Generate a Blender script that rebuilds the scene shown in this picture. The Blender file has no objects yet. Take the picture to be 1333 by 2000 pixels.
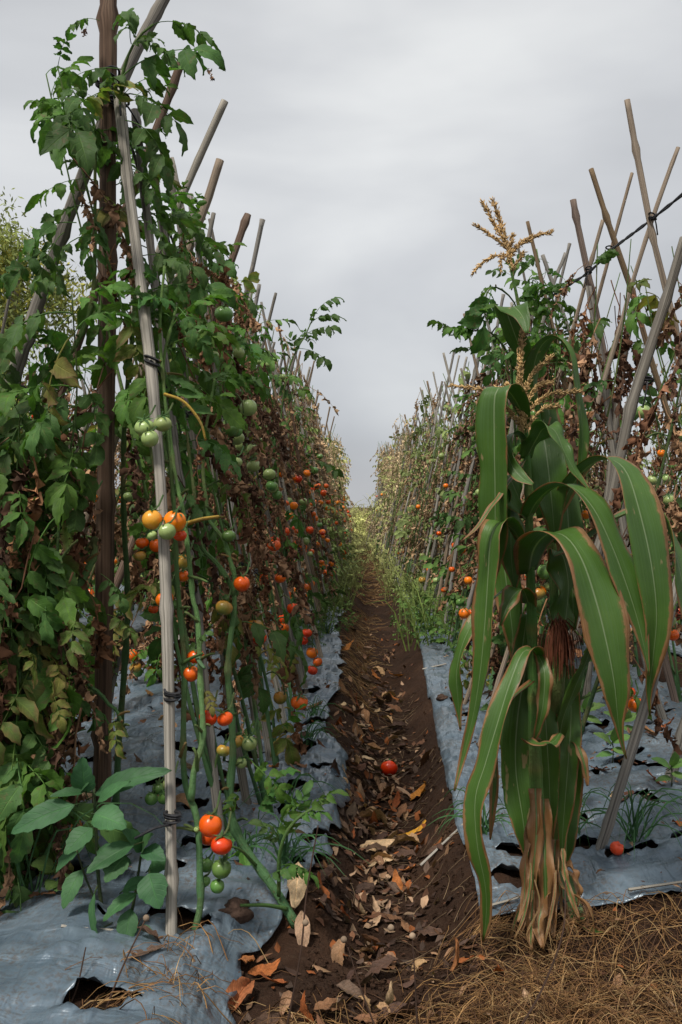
import bpy, math, random
import numpy as np
from mathutils import Matrix, Vector, Quaternion

# ------------------------------------------------------------------ camera, sky, sun
FPX, VX, VY, CAMH = 1950.0, 735.0, 990.0, 1.0      # focal length and vanishing point for a 1333 x 2000 frame
scn = bpy.context.scene
cam_d = bpy.data.cameras.new('camera'); cam = bpy.data.objects.new('camera', cam_d)
scn.collection.objects.link(cam); scn.camera = cam
cam.location = (0, 0, CAMH); cam.rotation_euler = (math.radians(90), 0, 0)
cam_d.sensor_fit = 'AUTO'; cam_d.sensor_width = 36.0; cam_d.lens = 36.0*FPX/2000.0
cam_d.shift_x = -(VX-666.5)/2000.0; cam_d.shift_y = -(1000.0-VY)/2000.0
cam_d.clip_start = 0.02; cam_d.clip_end = 4000

SUN_EL, SUN_AZ = math.radians(58), math.radians(215)   # azimuth clockwise from +Y: behind and a little to one side
world = bpy.data.worlds.new('World'); scn.world = world; world.use_nodes = True
nt = world.node_tree; nt.nodes.clear()
def N(tree, kind, **kw):
    n = tree.nodes.new(kind)
    for k, v in kw.items():
        if k in n.inputs.keys(): n.inputs[k].default_value = v
        else: setattr(n, k, v)
    return n
def ramp(tree, stops, interp='LINEAR'):
    r = tree.nodes.new('ShaderNodeValToRGB'); r.color_ramp.interpolation = interp
    e = r.color_ramp.elements
    while len(e) < len(stops): e.new(0.5)
    for i, (p, c) in enumerate(stops):
        e[i].position = p; e[i].color = (c if len(c) == 4 else (*c, 1))
    return r
L = nt.links.new
out = N(nt, 'ShaderNodeOutputWorld')
sky = N(nt, 'ShaderNodeTexSky', sky_type='NISHITA', sun_disc=False, sun_elevation=SUN_EL, sun_rotation=SUN_AZ)
bg_sky = N(nt, 'ShaderNodeBackground', Strength=0.05); L(sky.outputs[0], bg_sky.inputs[0])
tc = N(nt, 'ShaderNodeTexCoord')
mp = N(nt, 'ShaderNodeMapping'); mp.inputs['Scale'].default_value = (1.0, 1.0, 2.6); L(tc.outputs['Generated'], mp.inputs[0])
mp.inputs['Location'].default_value = (0.37, 0.2, 0.11)
nz = N(nt, 'ShaderNodeTexNoise', Scale=1.7, Detail=5.0, Roughness=0.45, Distortion=0.35); L(mp.outputs[0], nz.inputs['Vector'])
cl = ramp(nt, [(0.36, (0.212, 0.218, 0.228)), (0.50, (0.265, 0.271, 0.280)), (0.62, (0.325, 0.330, 0.333))]); L(nz.outputs[0], cl.inputs[0])
sx = N(nt, 'ShaderNodeSeparateXYZ'); L(tc.outputs['Generated'], sx.inputs[0])
hz = ramp(nt, [(0.0, (0.84, 0.84, 0.85)), (0.035, (0.76, 0.765, 0.785)), (0.09, (0.79, 0.80, 0.82)), (0.26, (1.0, 1.0, 1.0)), (0.6, (1.0, 0.995, 0.985))]); L(sx.outputs[2], hz.inputs[0])
ml = N(nt, 'ShaderNodeMix', data_type='RGBA', blend_type='MULTIPLY'); ml.inputs[0].default_value = 1
L(cl.outputs[0], ml.inputs[6]); L(hz.outputs[0], ml.inputs[7])
bg_cl = N(nt, 'ShaderNodeBackground', Strength=1.0); L(ml.outputs[2], bg_cl.inputs[0])
mx = N(nt, 'ShaderNodeMixShader'); mx.inputs[0].default_value = 0.95
L(bg_sky.outputs[0], mx.inputs[1]); L(bg_cl.outputs[0], mx.inputs[2]); L(mx.outputs[0], out.inputs[0])

sun_d = bpy.data.lights.new('sun', 'SUN'); sun = bpy.data.objects.new('sun', sun_d); scn.collection.objects.link(sun)
sun_d.energy = 1.5; sun_d.angle = math.radians(10); sun_d.color = (1.0, 0.95, 0.87)
sd = Vector((math.sin(SUN_AZ)*math.cos(SUN_EL), math.cos(SUN_AZ)*math.cos(SUN_EL), math.sin(SUN_EL)))
sun.rotation_euler = sd.to_track_quat('Z', 'Y').to_euler()
scn.view_settings.view_transform = 'Standard'; scn.view_settings.look = 'None'
scn.view_settings.exposure = 1.35; scn.view_settings.gamma = 1.0
scn.render.film_transparent = False
scn.cycles.max_bounces = 5; scn.cycles.diffuse_bounces = 3; scn.cycles.glossy_bounces = 2; scn.cycles.transmission_bounces = 3; scn.cycles.transparent_max_bounces = 8
scn.cycles.use_denoising = True

# ------------------------------------------------------------------ helpers
rng = np.random.default_rng(7); random.seed(7)
col = scn.collection
def W(px, py, Y):                      # a point Y metres away from the camera plane, seen at pixel (px, py)
    return np.array([(px-VX)*Y/FPX, Y, CAMH-(py-VY)*Y/FPX])
_T = np.random.default_rng(3).random((256, 256))
def vnoise(x, y):
    x = np.asarray(x, float); y = np.asarray(y, float)
    xi = np.floor(x).astype(int); yi = np.floor(y).astype(int); fx = x-xi; fy = y-yi
    fx = fx*fx*(3-2*fx); fy = fy*fy*(3-2*fy)
    a = _T[xi & 255, yi & 255]; b = _T[(xi+1) & 255, yi & 255]; c = _T[xi & 255, (yi+1) & 255]; d = _T[(xi+1) & 255, (yi+1) & 255]
    return (a*(1-fx)+b*fx)*(1-fy)+(c*(1-fx)+d*fx)*fy-0.5
def fbm(x, y, o=4):
    s = 0; a = 1.0
    for k in range(o): s = s+a*vnoise(x*2**k+17.3*k, y*2**k+9.1*k); a *= 0.5
    return s
def sstep(a, b, x):
    t = np.clip((x-a)/(b-a), 0, 1); return t*t*(3-2*t)
def rotm(ax, a):
    return np.array(Matrix.Rotation(a, 3, ax))
def frame(xdir, up=(0, 0, 1)):
    x = np.array(xdir, float); x /= np.linalg.norm(x)+1e-9
    z = np.array(up, float); y = np.cross(z, x)
    if np.linalg.norm(y) < 1e-4: y = np.cross((0, 1, 0), x)
    y /= np.linalg.norm(y); z = np.cross(x, y)
    return np.stack([x, y, z], 1)
class Geo:
    def __init__(s): s.V = []; s.F = []; s.U = []; s.T = []; s.M = []; s.n = 0
    def add(s, V, F, U=None, T=(1, 1, 1), m=0):
        V = np.asarray(V, float); k = len(V)
        s.V.append(V); s.U.append(np.zeros((k, 2)) if U is None else U)
        T = np.asarray(T, float)
        s.T.append(np.broadcast_to(T, (k, 3)) if T.ndim == 1 else T)
        for f in (F if isinstance(F, list) else [F]):
            if len(f): s.F.append(np.asarray(f)+s.n); s.M.append(np.full(len(f), m))
        s.n += k; return s
    def addg(s, V, g, T=None):       # a transformed copy of a packed geo (V already transformed)
        s.V.append(V); s.U.append(g.U[0]); s.T.append(g.T[0] if T is None else T)
        for f, m in zip(g.F, g.M): s.F.append(f+s.n); s.M.append(m)
        s.n += len(V)
    def pack(s):
        s.V = [np.concatenate(s.V)]; s.U = [np.concatenate(s.U)]; s.T = [np.concatenate(s.T)]
        d = {}
        for f, m in zip(s.F, s.M): d.setdefault(f.shape[1], []).append((f, m))
        s.F = [np.concatenate([q[0] for q in v]) for v in d.values()]; s.M = [np.concatenate([q[1] for q in v]) for v in d.values()]
        return s
    def mesh(s, name, mats, smooth=True):
        s.pack(); V = s.V[0]
        me = bpy.data.meshes.new(name)
        me.vertices.add(len(V)); me.vertices.foreach_set('co', V.astype(np.float32).ravel())
        nf = sum(len(f) for f in s.F); nl = sum(f.size for f in s.F)
        me.loops.add(nl); me.polygons.add(nf)
        li = np.concatenate([f.ravel() for f in s.F]); me.loops.foreach_set('vertex_index', li.astype(np.int32))
        tot = np.concatenate([np.full(len(f), f.shape[1]) for f in s.F]); st = np.concatenate([[0], np.cumsum(tot)[:-1]])
        me.polygons.foreach_set('loop_start', st.astype(np.int32)); me.polygons.foreach_set('loop_total', tot.astype(np.int32))
        me.polygons.foreach_set('material_index', np.concatenate(s.M).astype(np.int32))
        me.polygons.foreach_set('use_smooth', np.full(nf, smooth))
        uv = me.uv_layers.new(name='uv'); uv.data.foreach_set('uv', s.U[0][li].astype(np.float32).ravel())
        ca = me.attributes.new('tint', 'FLOAT_COLOR', 'POINT')
        ca.data.foreach_set('color', np.concatenate([s.T[0], np.ones((len(V), 1))], 1).astype(np.float32).ravel())
        for m in mats: me.materials.append(M[m])
        me.update(calc_edges=True); return me
    def obj(s, name, mats, parent=None, smooth=True, loc=None):
        if loc is not None: s.pack(); s.V = [s.V[0]-np.asarray(loc)]
        o = link(name, s.mesh(name, mats, smooth), parent)
        if loc is not None and parent is None: o.location = loc
        return o
def link(name, me, parent=None, mat=None):
    o = bpy.data.objects.new(name, me); col.objects.link(o)
    if parent is not None: o.parent = parent
    if mat is not None: o.matrix_basis = mat
    return o
def tag(o, label, cat, group=None):
    o['label'] = label; o['category'] = cat
    if group: o['group'] = group
    return o
def root(name, loc, label, cat, group=None):
    o = bpy.data.objects.new(name, None); col.objects.link(o); o.location = loc; o.empty_display_size = 0.1
    return tag(o, label, cat, group)
def setting(o, kind='structure'): o['kind'] = kind; return o
def M4(R, t, s=1.0):
    m = Matrix.Identity(4)
    for i in range(3):
        for j in range(3): m[i][j] = R[i, j]*s
        m[i][3] = t[i]
    return m
def quads(nr, nc):
    i = np.arange(nr-1)[:, None]*nc+np.arange(nc-1)[None, :]; i = i.ravel()
    return np.stack([i, i+1, i+nc+1, i+nc], 1)
def spline(P, n):
    P = np.asarray(P, float); k = len(P)
    if k == 2: return P[0]+(P[1]-P[0])*np.linspace(0, 1, n)[:, None]
    E = np.vstack([2*P[0]-P[1], P, 2*P[-1]-P[-2]])
    d = np.r_[0, np.cumsum(np.linalg.norm(np.diff(P[:, :3], axis=0), axis=1))]; d /= d[-1]
    q = np.linspace(0, 1, n); i = np.clip(np.searchsorted(d, q, side='right')-1, 0, k-2)
    t = ((q-d[i])/(d[i+1]-d[i]+1e-12))[:, None]
    a, b, c, e = E[i], E[i+1], E[i+2], E[i+3]
    return 0.5*((2*b)+(-a+c)*t+(2*a-5*b+4*c-e)*t**2+(-a+3*b-3*c+e)*t**3)
def tube(P, r, sides=6, cap=True, flat=1.0, rough=0.0, seed=0):
    P = np.asarray(P, float); n = len(P); r = np.broadcast_to(np.asarray(r, float), (n,))
    T = np.gradient(P, axis=0); T /= np.linalg.norm(T, axis=1)[:, None]+1e-12
    ref = np.array([0.31, 0.17, 0.93]) if abs(T[0][2]) < 0.8 else np.array([0.9, 0.4, 0.1])
    A = np.cross(T, ref); A /= np.linalg.norm(A, axis=1)[:, None]; B = np.cross(T, A)
    a = np.linspace(0, 2*np.pi, sides+1)
    rr = r[:, None]*np.ones(sides+1)
    if rough: rr = rr*(1+rough*np.sin(a*2+seed)+rough*0.6*np.cos(a*3+seed*2))
    V = P[:, None]+rr[:, :, None]*(np.cos(a)[None, :, None]*A[:, None]+flat*np.sin(a)[None, :, None]*B[:, None])
    d = np.r_[0, np.cumsum(np.linalg.norm(np.diff(P, axis=0), axis=1))]
    U = np.stack(np.broadcast_arrays(np.linspace(0, 1, sides+1)[None], d[:, None]), 2).reshape(-1, 2)
    F = [quads(n, sides+1)]; V = V.reshape(-1, 3)
    if cap:
        V = np.vstack([V, P[-1]+T[-1]*r[-1]*0.25, P[0]]); U = np.vstack([U, [0.5, d[-1]], [0.5, 0]])
        j = np.arange(sides); e = (n-1)*(sides+1)
        F.append(np.stack([e+j, e+j+1, np.full(sides, len(V)-2)], 1)); F.append(np.stack([j+1, j, np.full(sides, len(V)-1)], 1))
    return V, F, U
def ball(r, seg=12, rings=8):
    th = np.linspace(0, np.pi, rings+1); ph = np.linspace(0, 2*np.pi, seg+1)
    V = np.stack([np.sin(th)[:, None]*np.cos(ph), np.sin(th)[:, None]*np.sin(ph), np.cos(th)[:, None]*np.ones(seg+1)], 2).reshape(-1, 3)*r
    return V, [quads(rings+1, seg+1)[:, ::-1]], np.stack(np.broadcast_arrays(ph/(2*np.pi), th[:, None]/np.pi), 2).reshape(-1, 2)

# ------------------------------------------------------------------ materials
M = {}
def new_mat(name):
    m = bpy.data.materials.new(name); m.use_nodes = True; m.node_tree.nodes.clear(); M[name] = m
    t = m.node_tree; o = N(t, 'ShaderNodeOutputMaterial'); return t, o
def mixc(t, fac, a, b, mode='MIX'):
    n = N(t, 'ShaderNodeMix', data_type='RGBA', blend_type=mode)
    for s, v in ((0, fac), (6, a), (7, b)):
        if hasattr(v, 'is_linked'): t.links.new(v, n.inputs[s])
        else: n.inputs[s].default_value = v if s == 0 else ((*v, 1) if len(v) == 3 else v)
    return n.outputs[2]
def mth(t, op, a, b=None, c=None):
    n = N(t, 'ShaderNodeMath', operation=op)
    for i, v in enumerate((a, b, c)):
        if v is None: continue
        if hasattr(v, 'is_linked'): t.links.new(v, n.inputs[i])
        else: n.inputs[i].default_value = v
    return n.outputs[0]
def noise(t, vec, scale, detail=4, rough=0.55, stretch=None, dist=0.0):
    if stretch is not None:
        m = N(t, 'ShaderNodeMapping'); m.inputs['Scale'].default_value = stretch; t.links.new(vec, m.inputs[0]); vec = m.outputs[0]
    n = N(t, 'ShaderNodeTexNoise', Scale=scale, Detail=detail, Roughness=rough, Distortion=dist); t.links.new(vec, n.inputs['Vector']); return n.outputs[0]
def rmp(t, fac, stops):
    r = ramp(t, stops); t.links.new(fac, r.inputs[0]); return r.outputs[0]
def bump(t, h, strength, dist=0.01):
    b = N(t, 'ShaderNodeBump'); b.inputs['Strength'].default_value = strength; b.inputs['Distance'].default_value = dist
    t.links.new(h, b.inputs['Height']); return b.outputs[0]
def coords(t):
    c = N(t, 'ShaderNodeTexCoord'); return c.outputs['Object'], c.outputs['UV']
def tint(t): return N(t, 'ShaderNodeAttribute', attribute_name='tint').outputs['Color']
def surf(t, o, base, rough=0.6, normal=None, spec=0.4, trans=0.0, tcol=None, **kw):
    p = N(t, 'ShaderNodeBsdfPrincipled')
    for s, v in (('Base Color', base), ('Roughness', rough), ('Specular IOR Level', spec), *kw.items()):
        if hasattr(v, 'is_linked'): t.links.new(v, p.inputs[s])
        else: p.inputs[s].default_value = (*v, 1) if isinstance(v, tuple) and p.inputs[s].type == 'RGBA' and len(v) == 3 else v
    if normal is not None: t.links.new(normal, p.inputs['Normal'])
    if trans > 0:
        tr = N(t, 'ShaderNodeBsdfTranslucent'); c = tcol if tcol is not None else base
        if hasattr(c, 'is_linked'): t.links.new(c, tr.inputs[0])
        else: tr.inputs[0].default_value = (*c, 1)
        x = N(t, 'ShaderNodeMixShader'); x.inputs[0].default_value = trans
        t.links.new(p.outputs[0], x.inputs[1]); t.links.new(tr.outputs[0], x.inputs[2]); t.links.new(x.outputs[0], o.inputs[0])
    else: t.links.new(p.outputs[0], o.inputs[0])
def objrand(t): return N(t, 'ShaderNodeObjectInfo').outputs['Random']
def hsv(t, c, h=0.5, s=1.0, v=1.0):
    n = N(t, 'ShaderNodeHueSaturation')
    for k, q in (('Hue', h), ('Saturation', s), ('Value', v)):
        if hasattr(q, 'is_linked'): t.links.new(q, n.inputs[k])
        else: n.inputs[k].default_value = q
    t.links.new(c, n.inputs['Color']); return n.outputs[0]
def maprange(t, v, a, b, c, d):
    n = N(t, 'ShaderNodeMapRange')
    t.links.new(v, n.inputs[0])
    for i, q in enumerate((a, b, c, d)): n.inputs[i+1].default_value = q
    return n.outputs[0]

# soil
t, o = new_mat('soil'); P_, U_ = coords(t)
n1 = noise(t, P_, 3.0, 6); n2 = noise(t, P_, 60, 5, 0.7); n3 = noise(t, P_, 260, 3, 0.7)
c = rmp(t, n1, [(0.3, (0.026, 0.0135, 0.008)), (0.55, (0.050, 0.025, 0.0145)), (0.75, (0.090, 0.047, 0.027))])
c = mixc(t, rmp(t, n2, [(0.45, (0, 0, 0)), (0.75, (0.6, 0.6, 0.6))]), c, (0.085, 0.052, 0.034))
c = mixc(t, rmp(t, n3, [(0.66, (0, 0, 0)), (0.74, (0.7, 0.7, 0.7))]), c, (0.20, 0.155, 0.11))
hgt = mth(t, 'ADD', mth(t, 'MULTIPLY', n2, 1.0), mth(t, 'MULTIPLY', n3, 0.35))
surf(t, o, c, 0.92, bump(t, hgt, 1.0, 0.022), 0.15)
# plastic mulch film
t, o = new_mat('film'); P_, U_ = coords(t)
w1 = noise(t, P_, 4.5, 3, 0.45, (1.0, 0.30, 1), 1.4); w2 = noise(t, P_, 13, 3, 0.5, (0.22, 1.0, 1), 1.0); w3 = noise(t, P_, 30, 2, 0.5, (1, 0.12, 1), 0.8)
d1 = noise(t, P_, 4.5, 6, 0.65); d2 = noise(t, P_, 120, 3, 0.7)
c = rmp(t, d1, [(0.3, (0.068, 0.098, 0.130)), (0.52, (0.108, 0.150, 0.188)), (0.75, (0.152, 0.198, 0.236))])
c = mixc(t, rmp(t, w2, [(0.35, (0, 0, 0)), (0.7, (0.3, 0.3, 0.3))]), c, (0.25, 0.31, 0.36))
dirt = mth(t, 'MULTIPLY', rmp(t, d1, [(0.44, (0, 0, 0)), (0.62, (1, 1, 1))]), rmp(t, d2, [(0.46, (0, 0, 0)), (0.60, (1, 1, 1))]))
c = mixc(t, mth(t, 'MULTIPLY', dirt, 0.8), c, (0.10, 0.075, 0.055))
h = mth(t, 'ADD', mth(t, 'ADD', w1, mth(t, 'MULTIPLY', w2, 0.22)), mth(t, 'MULTIPLY', w3, 0.20))
surf(t, o, c, rmp(t, d1, [(0.35, (0.26, 0.26, 0.26)), (0.7, (0.46, 0.46, 0.46))]), bump(t, h, 1.0, 0.05), 0.55, Metallic=0.2)
# weathered bamboo: streaks follow the length
def wood(name, a, b, c3, sc=1.0):
    t, o = new_mat(name); P_, U_ = coords(t)
    s1 = noise(t, U_, 5, 4, 0.65, (2.0, 0.5, 1), 0.3); s2 = noise(t, U_, 14, 4, 0.7, (2.0, 0.10, 1), 0.2); s3 = noise(t, P_, 5, 4, 0.6)
    c = rmp(t, s1, [(0.3, a), (0.5, b), (0.72, c3)])
    c = mixc(t, rmp(t, s2, [(0.38, (0.85, 0.85, 0.85)), (0.50, (0, 0, 0))]), c, tuple(q*0.35 for q in a))
    c = mixc(t, rmp(t, s3, [(0.5, (0, 0, 0)), (0.75, (0.5, 0.5, 0.5))]), c, tuple(q*0.7 for q in b))
    v = maprange(t, objrand(t), 0, 1, 0.72, 1.25)
    c = hsv(t, c, 0.5, maprange(t, objrand(t), 0, 1, 1.25, 0.75), v)
    surf(t, o, c, 0.82, bump(t, s2, 0.7, 0.004), 0.25)
wood('bamboo_grey', (0.125, 0.112, 0.096), (0.215, 0.196, 0.168), (0.33, 0.305, 0.265))
wood('bamboo_tan', (0.16, 0.115, 0.078), (0.25, 0.185, 0.125), (0.34, 0.265, 0.185))
wood('bamboo_brown', (0.085, 0.055, 0.040), (0.150, 0.098, 0.070), (0.24, 0.17, 0.125))
wood('bamboo_pale', (0.20, 0.18, 0.15), (0.34, 0.31, 0.26), (0.47, 0.43, 0.36))
# leaves
def leafmat_simple(name, rough, trans, vary):
    t, o = new_mat(name); P_, U_ = coords(t); c = tint(t)
    n1 = noise(t, P_, 25, 2, 0.6); c = mixc(t, 1.0, c, rmp(t, n1, [(0.3, (0.6, 0.6, 0.6)), (0.7, (1.4, 1.4, 1.4))]), 'MULTIPLY')
    c = hsv(t, c, 0.5, 1.0, maprange(t, objrand(t), 0, 1, 1-vary, 1+vary)); surf(t, o, c, rough, None, 0.2, trans)
def leafmat(name, veins=True, spots=True, rough=0.55, trans=0.22, vary=0.2, spec=0.35, bumpy=0.5):
    t, o = new_mat(name); P_, U_ = coords(t); c = tint(t)
    n1 = noise(t, P_, 22, 3, 0.6)
    c = mixc(t, 0.6, c, mixc(t, 1.0, c, rmp(t, n1, [(0.3, (0.55, 0.6, 0.5)), (0.7, (1.5, 1.4, 1.3))]), 'MULTIPLY'))
    h = n1
    if veins:
        s = N(t, 'ShaderNodeSeparateXYZ'); t.links.new(U_, s.inputs[0])
        au = mth(t, 'ABSOLUTE', mth(t, 'SUBTRACT', s.outputs[0], 0.5))
        sv = mth(t, 'SINE', mth(t, 'MULTIPLY', mth(t, 'SUBTRACT', s.outputs[1], mth(t, 'MULTIPLY', au, 0.45)), 46.0))
        side = rmp(t, sv, [(0.86, (0, 0, 0)), (1.0, (0.35, 0.35, 0.35))])
        mid = rmp(t, au, [(0.0, (0.6, 0.6, 0.6)), (0.04, (0, 0, 0))])
        v = mth(t, 'MAXIMUM', side, mid)
        c = mixc(t, v, c, mixc(t, 1.0, c, (1.9, 1.75, 1.5), 'MULTIPLY'))
        h = mth(t, 'SUBTRACT', mth(t, 'MULTIPLY', n1, 0.4), v)
    if spots:
        n2 = noise(t, P_, 55, 3, 0.6); n3 = noise(t, P_, 7, 3, 0.6)
        c = mixc(t, mth(t, 'MULTIPLY', rmp(t, n2, [(0.56, (0, 0, 0)), (0.64, (1, 1, 1))]), rmp(t, n3, [(0.45, (0, 0, 0)), (0.7, (0.75, 0.75, 0.75))])), c, (0.13, 0.105, 0.045))
    r = objrand(t)
    c = hsv(t, c, maprange(t, r, 0, 1, 0.485, 0.51), 1.0, maprange(t, r, 0, 1, 1-vary, 1+vary))
    surf(t, o, c, rough, bump(t, h, bumpy, 0.003), spec, trans, mixc(t, 1.0, c, (1.3, 1.5, 0.7), 'MULTIPLY'))
leafmat('leaf', rough=0.62, spec=0.25, trans=0.33); leafmat_simple('dry', 0.85, 0.1, 0.25); leafmat('weed', True, False, 0.6, 0.2, 0.12)
leafmat('litter', True, False, 0.75, 0.08, 0.3, 0.25, 0.8); leafmat_simple('grass', 0.6, 0.2, 0.1)
leafmat_simple('far_leaf', 0.7, 0.22, 0.25); leafmat_simple('straw', 0.7, 0.08, 0.15)
t, o = new_mat('stem'); P_, U_ = coords(t); c = tint(t)
n1 = noise(t, U_, 14, 5, 0.6, (2, 0.5, 1)); n2 = noise(t, P_, 9, 3)
c = mixc(t, 1.0, c, rmp(t, n1, [(0.3, (0.65, 0.7, 0.6)), (0.7, (1.3, 1.25, 1.2))]), 'MULTIPLY')
c = mixc(t, rmp(t, n2, [(0.50, (0, 0, 0)), (0.7, (0.7, 0.7, 0.7))]), c, (0.17, 0.14, 0.06))
n4 = noise(t, P_, 140, 3, 0.7); c = mixc(t, rmp(t, n4, [(0.58, (0, 0, 0)), (0.72, (0.6, 0.6, 0.6))]), c, (0.13, 0.10, 0.045))
surf(t, o, c, 0.72, bump(t, mth(t, 'ADD', n1, n4), 0.9, 0.004), 0.2)
t, o = new_mat('tomato'); P_, U_ = coords(t); c = tint(t); n1 = noise(t, P_, 30, 4)
c = mixc(t, 1.0, c, rmp(t, n1, [(0.3, (0.85, 0.85, 0.85)), (0.7, (1.1, 1.1, 1.1))]), 'MULTIPLY')
c = hsv(t, c, maprange(t, objrand(t), 0, 1, 0.492, 0.512), 1.0, maprange(t, objrand(t), 0, 1, 0.85, 1.1))
surf(t, o, c, 0.26, bump(t, noise(t, P_, 12, 2), 0.1, 0.01), 0.45)
t, o = new_mat('black_plastic'); P_, U_ = coords(t)
surf(t, o, rmp(t, noise(t, P_, 60, 3), [(0.3, (0.012, 0.012, 0.014)), (0.7, (0.04, 0.04, 0.045))]), 0.5, bump(t, noise(t, U_, 20, 3, 0.5, (4, 1, 1)), 0.5, 0.003), 0.35)
# maize leaf: pale midrib, fine parallel veins, scorched margin (uv.x across, uv.y along); tint.r = how far the scorch reaches
t, o = new_mat('maize_leaf'); P_, U_ = coords(t)
s = N(t, 'ShaderNodeSeparateXYZ'); t.links.new(U_, s.inputs[0]); tt = N(t, 'ShaderNodeSeparateColor'); t.links.new(tint(t), tt.inputs[0])
au = mth(t, 'MULTIPLY', mth(t, 'ABSOLUTE', mth(t, 'SUBTRACT', s.outputs[0], 0.5)), 2.0)
g = rmp(t, noise(t, P_, 9, 4), [(0.3, (0.052, 0.124, 0.014)), (0.55, (0.074, 0.162, 0.020)), (0.75, (0.105, 0.198, 0.032))])
lines = noise(t, U_, 34, 2, 0.5, (1.6, 0.03, 1)); lines2 = noise(t, U_, 22, 2, 0.5, (1.6, 0.02, 1))
g = mixc(t, rmp(t, lines, [(0.40, (0, 0, 0)), (0.68, (0.5, 0.5, 0.5))]), g, (0.10, 0.19, 0.060))
g = mixc(t, rmp(t, mth(t, 'MULTIPLY', au, mth(t, 'ADD', 0.75, mth(t, 'MULTIPLY', s.outputs[1], 1.6))), [(0.0, (0.85, 0.85, 0.85)), (0.03, (0.6, 0.6, 0.6)), (0.075, (0, 0, 0))]), g, (0.30, 0.37, 0.21))
g = mixc(t, rmp(t, noise(t, P_, 38, 3, 0.55, (1, 1, 0.35)), [(0.66, (0, 0, 0)), (0.70, (0.9, 0.9, 0.9))]), g, (0.34, 0.26, 0.13))
edge = mth(t, 'ADD', mth(t, 'ADD', au, mth(t, 'MULTIPLY', mth(t, 'SUBTRACT', noise(t, P_, 9, 6, 0.7), 0.5), 0.95)), tt.outputs[0])
br = rmp(t, mth(t, 'ADD', mth(t, 'MULTIPLY', noise(t, P_, 22, 4), 0.5), mth(t, 'MULTIPLY', lines2, 0.5)), [(0.3, (0.19, 0.085, 0.032)), (0.5, (0.30, 0.155, 0.062)), (0.72, (0.45, 0.29, 0.15))])
g = mixc(t, rmp(t, edge, [(0.84, (0, 0, 0)), (0.93, (0.7, 0.7, 0.7))]), g, (0.16, 0.15, 0.035))
ed2 = mth(t, 'SUBTRACT', edge, 0.5)
g = mixc(t, rmp(t, ed2, [(0.42, (0, 0, 0)), (0.46, (1, 1, 1))]), g, br)
surf(t, o, g, rmp(t, noise(t, P_, 14, 3), [(0.3, (0.30, 0.30, 0.30)), (0.7, (0.48, 0.48, 0.48))]), bump(t, mth(t, 'ADD', lines, lines2), 0.45, 0.002), 0.55, 0.34, mixc(t, 1.0, g, (1.5, 1.7, 0.6), 'MULTIPLY'))
t, o = new_mat('stone'); P_, U_ = coords(t)
surf(t, o, rmp(t, noise(t, P_, 40, 5, 0.7), [(0.3, (0.045, 0.03, 0.024)), (0.7, (0.12, 0.075, 0.055))]), 0.95, bump(t, noise(t, P_, 80, 5, 0.7), 1.0, 0.01), 0.1)
t, o = new_mat('bark'); P_, U_ = coords(t)
surf(t, o, rmp(t, noise(t, P_, 6, 5), [(0.3, (0.12, 0.10, 0.08)), (0.7, (0.25, 0.22, 0.18))]), 0.9)

# ------------------------------------------------------------------ ground with furrows and beds
PER, FC = 1.6, 0.045
def bend(y): return -.0011*np.clip(np.asarray(y, float)-5, 0, 25)**2      # the rows swing gently to one side with distance
def gz(x, y):
    x = np.asarray(x, float); y = np.asarray(y, float)
    xs = x-bend(y)+0.025*np.sin(y*0.9+1)+0.012*np.sin(y*2.7)
    u = (xs-FC+PER/2) % PER-PER/2
    au = np.abs(u)/(1+.11*np.clip(y-3, 0, 4.5))
    z = 0.12*sstep(0.045, 0.20, au)+0.035*sstep(0.25, 0.8, au)
    wl = sstep(-.36, -.24, x); front = wl*sstep(1.98, 2.22, y)+(1-wl)*sstep(0.5, 1.0, y)
    z = z*front+0.05*(1-front)
    fill = (1-sstep(1.55, 2.1, y))*np.where(au < 0.3, 1, 0)*0.05; z = np.maximum(z, fill*np.where(x < -0.2, 0, 1))
    z = z*(1-sstep(26, 31, y))+0.1*sstep(26, 31, y)
    r = 0.030*fbm(x*5, y*5, 4)+0.020*fbm(x*17, y*17, 4)
    return z+r*np.where(np.abs(x) < 30, 1, 0.3)
def axis(segs):
    a = [segs[0][0]]
    for s0, s1, st in segs:
        n = max(1, int(round((s1-s0)/st))); a += list(np.linspace(s0, s1, n+1)[1:])
    return np.array(a)
xa = axis([(-900, -60, 210), (-60, -10, 10), (-10, -3, 0.35), (-3, -0.55, 0.05), (-0.55, 0.75, 0.013), (0.75, 3, 0.05), (3, 10, 0.35), (10, 60, 10), (60, 900, 210)])
ya = axis([(-40, -4, 6), (-4, 1.4, 0.2), (1.4, 3.6, 0.013), (3.6, 6, 0.03), (6, 12, 0.08), (12, 34, 0.4), (34, 100, 6), (100, 1500, 200)])
X, Y = np.meshgrid(xa, ya)
g = Geo(); g.add(np.stack([X, Y, gz(X, Y)], 2).reshape(-1, 3), quads(len(ya), len(xa)))
setting(g.obj('ground', ['soil']))
# crumbs and clods of earth in the furrow and on the headland
g = Geo(); bv, bf, bu = ball(1.0, 5, 3)
for k in range(6500):
    y = 1.62+abs(rng.normal(0, 1.2)); 
    x = rng.uniform(-0.15, 0.26) if rng.random() < 0.5 else rng.uniform(-0.4, 1.3)
    if y > 2.12 and x > 0.24 or x < -0.17: continue
    r = 0.0016+0.010*rng.random()**6
    g.add(bv*r*rng.uniform(0.6, 1.3, (len(bv), 1))*[1, 1, 0.7]+[x, y, gz(x, y)+r*0.3], bf, bu)
setting(g.obj('soil_crumbs', ['soil'], smooth=False), 'stuff')

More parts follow.
